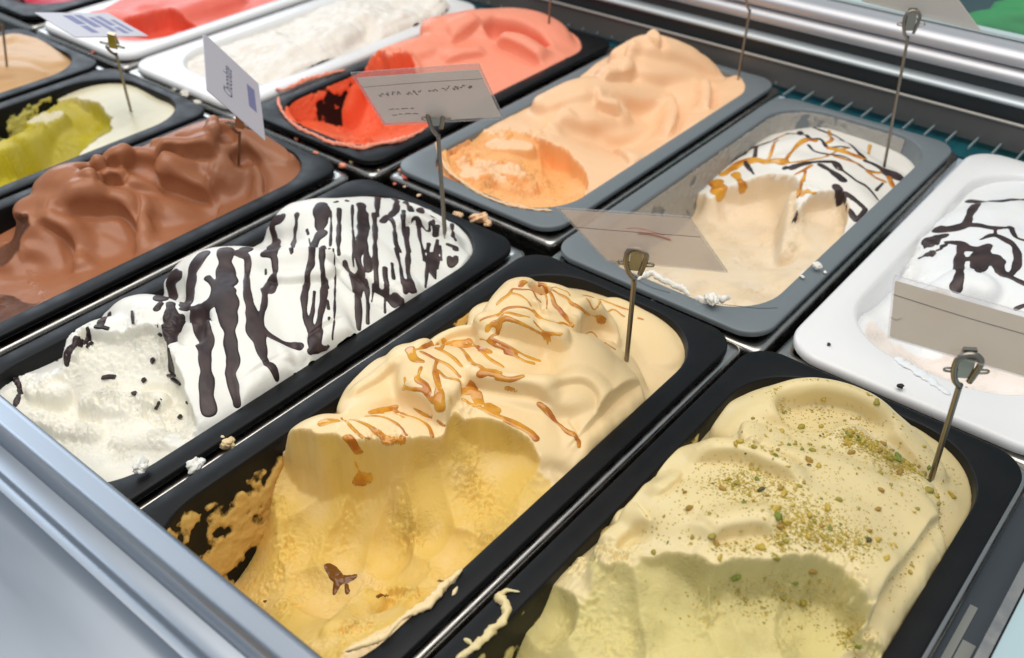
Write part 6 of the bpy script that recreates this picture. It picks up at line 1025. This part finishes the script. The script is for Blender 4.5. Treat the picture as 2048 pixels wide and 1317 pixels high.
CR = {
    1: ("fluffy white crumb on the near corner of the black rim beside the metal ledge", 'stracciatella'), 2: ("white crumb wedged between two black trays near the metal ledge", 'stracciatella'),
    3: ("pale yellow smear crumb caught between the striped and the caramel tray", 'caramel'), 4: ("half melted whitish blob in the dark gap by the metal ledge", 'white_fruit'),
    5: ("biggest cream crumb on the near rim of the grey tray", 'cream'), 6: ("jagged cream flake on the steel pan edge behind the caramel tray", 'cream'), 7: ("small cream flake on steel left of the jagged one, by the wire", 'cream'),
    8: ("cream crumb with orange tint on the right rim of the grey tray", 'cream'), 9: ("thin cream flake on grey right rim, nearer than the orange tinted crumb", 'cream'), 10: ("tiny cream flake right of the orange tinted crumb on the grey rim", 'cream'),
    11: ("coral crumb at the steel corner behind the chocolate ice cream tray", 'orange_red'), 12: ("small coral crumb on steel at the far edge of the chocolate tray", 'orange_red'), 13: ("tiny coral crumb farthest left on the steel behind the chocolate tray", 'orange_red'),
    14: ("bright red crumb on steel under the corner of the peach tray", 'coral'), 15: ("small red crumb on steel behind the striped ice cream", 'coral'), 16: ("coral speck beside the near left corner of the peach tray", 'orange_red'),
    17: ("amber crumb next to the coral crumb at the steel corner", 'caramel'), 18: ("pale yellow speck under the near corner of the coral red tray", 'peach'), 19: ("pale orange speck beside the small red crumb on steel", 'peach'),
    20: ("biggest orange crumb heap on steel behind the striped ice cream", 'peach'), 21: ("orange crumb left of the biggest orange heap, touching the wire", 'peach'), 22: ("orange crumb at the right end of the orange heap", 'peach'),
    23: ("flat peach crumb on steel left of the wire in the striped ice cream", 'peach'), 24: ("dark chocolate bit on the near rim of the right white tray", 'chocbit'), 25: ("tiny dark chocolate bit on the near left corner of the right white tray", 'chocbit'),
    26: ("white crumb on steel behind the card reading Chocolate", 'white_fruit'), 27: ("white crumb right of another on steel, near the card reading Chocolate", 'white_fruit'), 28: ("flat white crumb at the white tray edge behind the lime ice cream", 'white_fruit'),
    29: ("bright coral crumb under the corner of the coral pink tray", 'coral'), 30: ("tiny coral crumb beside the tan ice cream tray corner", 'coral'), 31: ("coral crumb on steel left of the coral pink tray", 'coral'),
}
GM['chocbit'] = M['shard']
for x, y, z, s_, k in MARKS['crumbs']:
    k = int(k)
    flat = (1, .7, .35) if k in (6, 7, 9, 10, 23, 28, 4) else (1, .8, .62)
    v, f = lump((x, y, z if k in (1, 5, 8, 9, 10, 24, 25) else z - 1.0), s_, k, flat, .7 if k in (20, 21, 22, 5) else .5, ICO4 if s_ > 5 else ICO3)
    single("ice_cream_crumb" if k not in (24, 25) else "chocolate_bit", v, f, GM[CR[k][1]], (x, y, z), CR[k][0], "crumb" if k not in (24, 25) else "chocolate bit", "crumbs dropped on rims and steel")

# ------------------------------------------------------------------ wire holders, clips and name cards
def paper_mat(name, col, see, glow):
    """thin paper: part of the light scatters through it, part passes straight"""
    m = mat(name, col, 0.4, spec=0.3)
    nt = m.node_tree
    b = nt.nodes["Principled BSDF"]
    tr = N(m, 'ShaderNodeBsdfTranslucent')
    tr.inputs[0].default_value = (*[min(.95, x * 1.15) for x in col], 1)
    tp = N(m, 'ShaderNodeBsdfTransparent')
    m1, m2 = N(m, 'ShaderNodeMixShader'), N(m, 'ShaderNodeMixShader')
    m1.inputs[0].default_value = glow
    nt.links.new(b.outputs[0], m1.inputs[1])
    nt.links.new(tr.outputs[0], m1.inputs[2])
    m2.inputs[0].default_value = see
    nt.links.new(m1.outputs[0], m2.inputs[1])
    nt.links.new(tp.outputs[0], m2.inputs[2])
    nt.links.new(m2.outputs[0], nt.nodes["Material Output"].inputs[0])
    return m
M['sleeve'] = mat('clear_sleeve', (0.62, 0.60, 0.62), 0.12, spec=0.3, alpha=0.14)
M['paper_c'] = paper_mat('paper_pinkish', (0.82, 0.70, 0.62), 0.58, 0.5)
M['paper_b'] = paper_mat('paper_grey', (0.78, 0.73, 0.68), 0.24, 0.55)
M['paper_d'] = paper_mat('paper_khaki', (0.50, 0.42, 0.27), 0.28, 0.4)
M['paper_a'] = mat('paper_white', (0.55, 0.54, 0.60), 0.5)
M['ink'] = mat('blue_ink', (0.02, 0.022, 0.10), 0.6)
M['ink_grey'] = mat('grey_ink', (0.07, 0.065, 0.065), 0.6)
M['ink_pale'] = mat('pale_blue_print', (0.20, 0.21, 0.38), 0.6)
M['ink_red'] = mat('red_ink', (0.55, 0.05, 0.04), 0.6, alpha=0.8)
GRP = "wire label holders stuck in the ice creams"
def holder(label, base, top, r=1.15, loop=True, wdir=(0.86, 0.5, 0.0), kink=1.0):
    base, top = np.array(base, float), np.array(top, float)
    t = thing("label_holder", label, "label holder", base, GRP)
    up = top - base
    L = np.linalg.norm(up)
    up /= L
    w_ = np.array(wdir, float)
    w_ -= up * (w_ @ up)
    w_ /= np.linalg.norm(w_)
    R = 5.4
    nrm = np.cross(up, w_)
    if nrm @ (np.array((0, 0, 374.0)) - top) < 0:
        nrm = -nrm
    fwd = nrm * 2.6
    tip = base - up * 3
    path = [tip, base, base + up * (L - 24) * .5, base + up * (L - 24), base + up * (L - 22) - w_ * .3 + fwd * .2, base + up * (L - 17) - w_ * 3.4 * kink + fwd * .7, base + up * (L - 10) - w_ * R + fwd]
    if loop:
        for a in range(180, -31, -18):
            path.append(base + up * (L - 5.4 + R * math.sin(math.radians(a))) + w_ * R * math.cos(math.radians(a)) + fwd)
        path.append(base + up * (L - 13) + w_ * (R * .72) + fwd)
        path.append(base + up * (L - 17) + w_ * (R * .5) + fwd)
    D = catmull(np.array(path), 1.2)
    rad = np.full(len(D), r)
    rad[:4] = np.linspace(.4, r, 4)
    v, f = tube_pts(D, rad, 10)
    part("wire", v, f, M['pin'], t)
    return t, base + up * (L - 6), up, w_
def clip(t, c, up, w_):
    """small folded metal clip with two wire ears"""
    n = np.cross(w_, up)
    c = c - n * 0.4
    vs, fs = [], []
    for sgn in (-1, 1):
        b0 = len(vs)
        for h, off, wd in ((6.5, .7, 3.0), (4, 1.0, 3.0), (-3, 1.8, 3.3), (-9, 2.4, 3.6)):
            for s_ in (-1, 1):
                for th in (0, .45):
                    vs.append(c + up * h + n * sgn * (off + th) + w_ * s_ * wd)
        for k in range(3):
            a = b0 + k * 4
            fs += [(a, a + 2, a + 6, a + 4), (a + 1, a + 5, a + 7, a + 3), (a, a + 4, a + 5, a + 1), (a + 2, a + 3, a + 7, a + 6)]
        fs += [(b0, b0 + 1, b0 + 3, b0 + 2), (b0 + 12, b0 + 14, b0 + 15, b0 + 13)]
    b0 = len(vs)
    for h in (6.4, 7.0):
        for s_ in (-1, 1):
            for d_ in (-1.2, 1.2):
                vs.append(c + up * h + n * d_ + w_ * s_ * 3.0)
    fs += [(b0, b0 + 1, b0 + 3, b0 + 2), (b0 + 4, b0 + 6, b0 + 7, b0 + 5), (b0, b0 + 4, b0 + 5, b0 + 1), (b0 + 2, b0 + 3, b0 + 7, b0 + 6), (b0, b0 + 2, b0 + 6, b0 + 4), (b0 + 1, b0 + 5, b0 + 7, b0 + 3)]
    part("clip", vs, fs, M['clip'], t, smooth=False)
    for s_ in (-1, 1):
        P_ = [c - up * 5.5 + w_ * s_ * 3.5 + n * 2.5, c - up * 5.3 + w_ * s_ * 7 + n * 2.8, c - up * 4.6 + w_ * s_ * 9.6 + n * 3, c - up * 3.2 + w_ * s_ * 9.4 + n * 3, c - up * 3.4 + w_ * s_ * 6.5 + n * 2.6, c - up * 4.2 + w_ * s_ * 3.5 + n * 2.2]
        v, f = tube_pts(catmull(np.array(P_), .6), .55, 8)
        part("clip_ear", v, f, M['clip'], t)
def card(label, corners, pm, inset=(2.0, 4.0, 2.0, 2.2), sleeve=True, thick=.35, rounded=True):
    """corners: top-left, top-right, bottom-right, bottom-left as seen from the camera"""
    A, B, C_, D = (np.array(q_, float) for q_ in corners)
    ctr = (A + B + C_ + D) / 4
    w_, h = B - A, D - A
    W, Hh = np.linalg.norm(w_), np.linalg.norm(h)
    w_, h = w_ / W, h / Hh
    n = np.cross(h, w_)
    n /= np.linalg.norm(n)
    cp = np.array((0, 0, 374.0))
    if n @ (cp - ctr) < 0:
        n = -n
    t = thing("name_card", label, "card", ctr, "name cards over the ice creams")
    def at(x, y, d=0.0):
        return A + w_ * x + h * y + n * d
    def slab(x0, x1, y0, y1, d0, d1, name, m, r=2.0, lab=None):
        P2_ = rrect(x0, x1, y0, y1, r, 4)
        rings = [[at(x, y, d0) for x, y in P2_], [at(x, y, d1) for x, y in P2_]]
        v, f = loft(rings, True, True)
        return part(name, v, f, m, t, smooth=False, label=lab)
    if sleeve:
        slab(0, W, 0, Hh, .25, .45, "sleeve", M['sleeve'], 1.5)
        slab(0, W, 0, Hh, -.45, -.25, "sleeve", M['sleeve'], 1.5)
        for x0, x1, y0, y1 in ((0, W, 0, .7), (0, W, Hh - .7, Hh), (0, .7, .75, Hh - .75), (W - .7, W, .75, Hh - .75)):
            slab(x0, x1, y0, y1, -.24, .24, "seam", M['sleeve'], .2)
        slab(inset[0], W - inset[2], inset[1], Hh - inset[3], -.12, .12, "paper", pm, 1.0)
    else:
        slab(0, W, 0, Hh, -.3, .3, "paper", pm, 1.0)
    return t, at, W, Hh, slab
def pen(t, at, pts, wd, m, d, name="pen_mark"):
    v, f = tube_pts(catmull(np.array([at(x, y, d) for x, y in pts]), .5), wd * .5, 5)
    return part(name, v, f, m, t)

TOP = MARKS['tops']
_c9 = [np.array(q_[:3], float) for q_ in MARKS['card9']]
CARD9 = [_c9[0] + (-44, -4, 40), _c9[1] + (-44, -4, 40), _c9[1], _c9[0]]
B_ = lambda k: SPOTS[k][0]
LBL = ["wire holder with clip stuck in the caramel ice cream", "wire holder with clip stuck in the chocolate striped ice cream", "wire holder with clip stuck in the pistachio ice cream",
       "thin wire stuck in the chocolate ice cream", "thin wire stuck in the lime ice cream", "thin wire stuck in the tan ice cream", "thin wire stuck in the coral red ice cream under the rail",
       "long wire stuck in the far corner of the peach ice cream", "long wire with loop and clip stuck in the cream ice cream"]
hs = {}
for i, k in enumerate(('pins', 'pin_b', 'pin_d', 'pin_a', 'pin_l', 'pin_h', 'pin_o', 'pin_p', 'pin_c')):
    b = B_(k)
    if i in (6, 7):
        TOP[i] = [b[0] + 2, b[1] + 2, b[2] + 84]
    hs[i] = holder(LBL[i], b, TOP[i][:3], r=(1.5 if i < 3 else 1.2), loop=i in (0, 1, 2, 8))
    if i in (0, 1, 2, 8):
        clip(hs[i][0], hs[i][1], hs[i][2], hs[i][3])
    elif i in (3, 4):
        t, c, up, w_ = hs[i]
        clip(t, c + up * 4, up, w_)

t, at, W, Hh, slab = card("clear card with blank pinkish insert and red streak above the caramel ice cream", [[-264.1, 353.6, 120.5], [-194.9, 366.6, 134.9], [-192.3, 412.5, 80.6], [-261.4, 399.5, 66.2]], M['paper_c'], inset=(1.5, 2.5, 1.5, 2.0))
pen(t, at, [(1, Hh * .33), (W * .5, Hh * .335), (W - 1, Hh * .33)], .25, M['ink_grey'], .5, "crease")
pen(t, at, [(W * .44, Hh * .30), (W * .52, Hh * .27), (W * .62, Hh * .31), (W * .70, Hh * .37)], .5, M['ink_red'], -.05, "red_mark")
pen(t, at, [(W * .50, Hh * .38), (W * .56, Hh * .37), (W * .64, Hh * .39), (W * .72, Hh * .45)], 2.2, M['ink_red'], -.8, "red_mark")
t, at, W, Hh, slab = card("clear card with grey insert and faint handwriting in front of coral red ice cream", [[-467.4, 401.6, 124.5], [-387.8, 436.7, 139.9], [-390.8, 464.5, 92.0], [-470.4, 429.4, 76.5]], M['paper_b'], inset=(2.2, 5.5, 2.0, 2.6))
pen(t, at, [(2, Hh * .26), (W * .5, Hh * .245), (W - 2, Hh * .25)], .25, M['ink_grey'], .5, "crease")
r3 = random.Random(11)
def scribble(x0, x1, y, h_, m):
    x = x0
    while x < x1:
        pts = [(x, y)]
        for k in range(r3.randint(3, 5)):
            x += r3.uniform(.5, 1.1)
            pts.append((x, y + r3.uniform(-1, 1) * h_))
        pen(t, at, pts, .55, m, .18, "handwriting")
        x += r3.uniform(.7, 2.0)
scribble(10, 24, Hh * .42, 2.4, M['ink_grey'])
scribble(30, 40, Hh * .42, 2.2, M['ink_grey'])
scribble(46, 50, Hh * .40, 2.0, M['ink_grey'])
scribble(56, 74, Hh * .38, 2.4, M['ink_grey'])
scribble(11, 30, Hh * .70, .7, M['ink_grey'])
scribble(11, 28, Hh * .80, .6, M['ink_grey'])
t, at, W, Hh, slab = card("khaki tinted clear card at the right edge in front of the white tray", [[-112.1, 424.1, 107.0], [-49.3, 453.7, 94.3], [-35.6, 419.6, 82.7], [-98.4, 390.0, 95.4]], M['paper_d'], inset=(1.0, 3.6, 1.0, .8))
pen(t, at, [(0.6, Hh * .33), (W * .5, Hh * .36), (W - 1, Hh * .36)], .3, M['ink_grey'], .5, "crease")
pen(t, at, [(0.3, Hh * .69), (3, Hh * .71), (5.5, Hh * .66)], .2, M['ink_grey'], .5, "crease")
t, at, W, Hh, slab = card("white name card reading Chocolate clipped over the chocolate ice cream", [[-624.7, 401.2, 114.5], [-615.0, 434.9, 66.4], [-562.6, 395.5, 49.4], [-572.2, 361.8, 97.5]], M['paper_a'], sleeve=False)
def text_part(t, body, at, x, y, size, m, ax, ay, shear=0.0, d=.34):
    """flat lettering; ax/ay: card directions (dx, dy) of the reading and the upward direction"""
    cu = bpy.data.curves.new("lettering", 'FONT')
    cu.body, cu.size, cu.shear = body, size, shear
    cu.resolution_u = 3
    cu.offset = 0.012
    ob = bpy.data.objects.new("lettering", cu)
    COL.objects.link(ob)
    bpy.context.view_layer.update()
    me = bpy.data.meshes.new_from_object(ob.evaluated_get(bpy.context.evaluated_depsgraph_get()))
    bpy.data.objects.remove(ob)
    for v_ in me.vertices:
        px, py = v_.co.x, v_.co.y
        q_ = at(x + ax[0] * px + ay[0] * py, y + ax[1] * px + ay[1] * py, d)
        v_.co = Vector(q_) * MM - t.location
    me.materials.append(m)
    return obj("lettering", me, t)
text_part(t, "Chocolate", at, W * .44, Hh * .78, 8.8, M['ink'], (0.06, -1.0), (-1.5, 0.0), .25)
slab(W * .75, W * .89, Hh * .22, Hh * .62, .31, .36, "print", M['ink_pale'], .6)
t, at, W, Hh, slab = card("pale blue printed card lying tilted over the lime ice cream", [[-811.6, 369.3, 96.8], [-817.1, 435.1, 77.3], [-763.0, 437.1, 68.9], [-757.6, 371.3, 88.4]], M['paper_a'], sleeve=False)
for x0, x1, y0, y1 in ((.3, .42, .12, .5), (.3, .40, .55, .85), (.46, .56, .1, .62), (.60, .68, .2, .8), (.72, .8, .15, .55), (.72, .8, .62, .88), (.85, .91, .3, .8)):
    slab(W * x0, W * x1, Hh * y0, Hh * y1, .31, .36, "print", M['ink_pale'], .5)
t, at, W, Hh, slab = card("greyish card at the top edge behind the glass side, held by the long wire", CARD9, M['paper_b'], sleeve=False)

# ------------------------------------------------------------------ right hand end of the well and what is behind the glass
v, f = box(-27.5, 8, 100, 470, -24, -20)
M['glossy_dark'] = mat('dark_glossy_panel', (0.045, 0.055, 0.065), 0.12, spec=0.6)
part("side_shelf", v, f, M['glossy_dark'], case, smooth=False)
v, f = box(-18.6, -12.6, 250, 350, -19.6, -19.2)
M['pale_plastic'] = mat('pale_clear_plastic', (0.22, 0.23, 0.215), 0.25)
part("plastic_strip", v, f, M['pale_plastic'], case, smooth=False)
v, f = box(-23, -19.3, 240, 372, -19.5, -19.0)
part("plastic_strip", v, f, M['pale_plastic'], case, smooth=False)
v, f = box(-11, -6, 100, 500, -24, -6)
part("side_rail", v, f, M['steel'], case, smooth=False)
v, f = box(-5, 60, 100, 470, -14, -8)
M['pale_blue'] = mat('pale_blue_side', (0.42, 0.56, 0.60), 0.25)
part("side_panel", v, f, M['pale_blue'], case, smooth=False)
M['wall_teal'] = mat('teal_surface', (0.001, 0.12, 0.15), 0.5)
v, f = box(-1500, 400, 1300, 1320, -100, 520)
single("teal_partition", v, f, M['wall_teal'], (-550, 1310, -100), "dark teal surface seen through the glass at the top right", "partition")
M['green'] = mat('green_cloth', (0.0, 0.27, 0.055), 0.7)
v, f = lump((-192, 1050, 6), 105, 4, (1.5, .7, .6), .3, ICO4)
single("green_cloth", v, f, M['green'], (-192, 1050, 6), "bright green cloth heap behind the glass at the top right corner", "cloth")
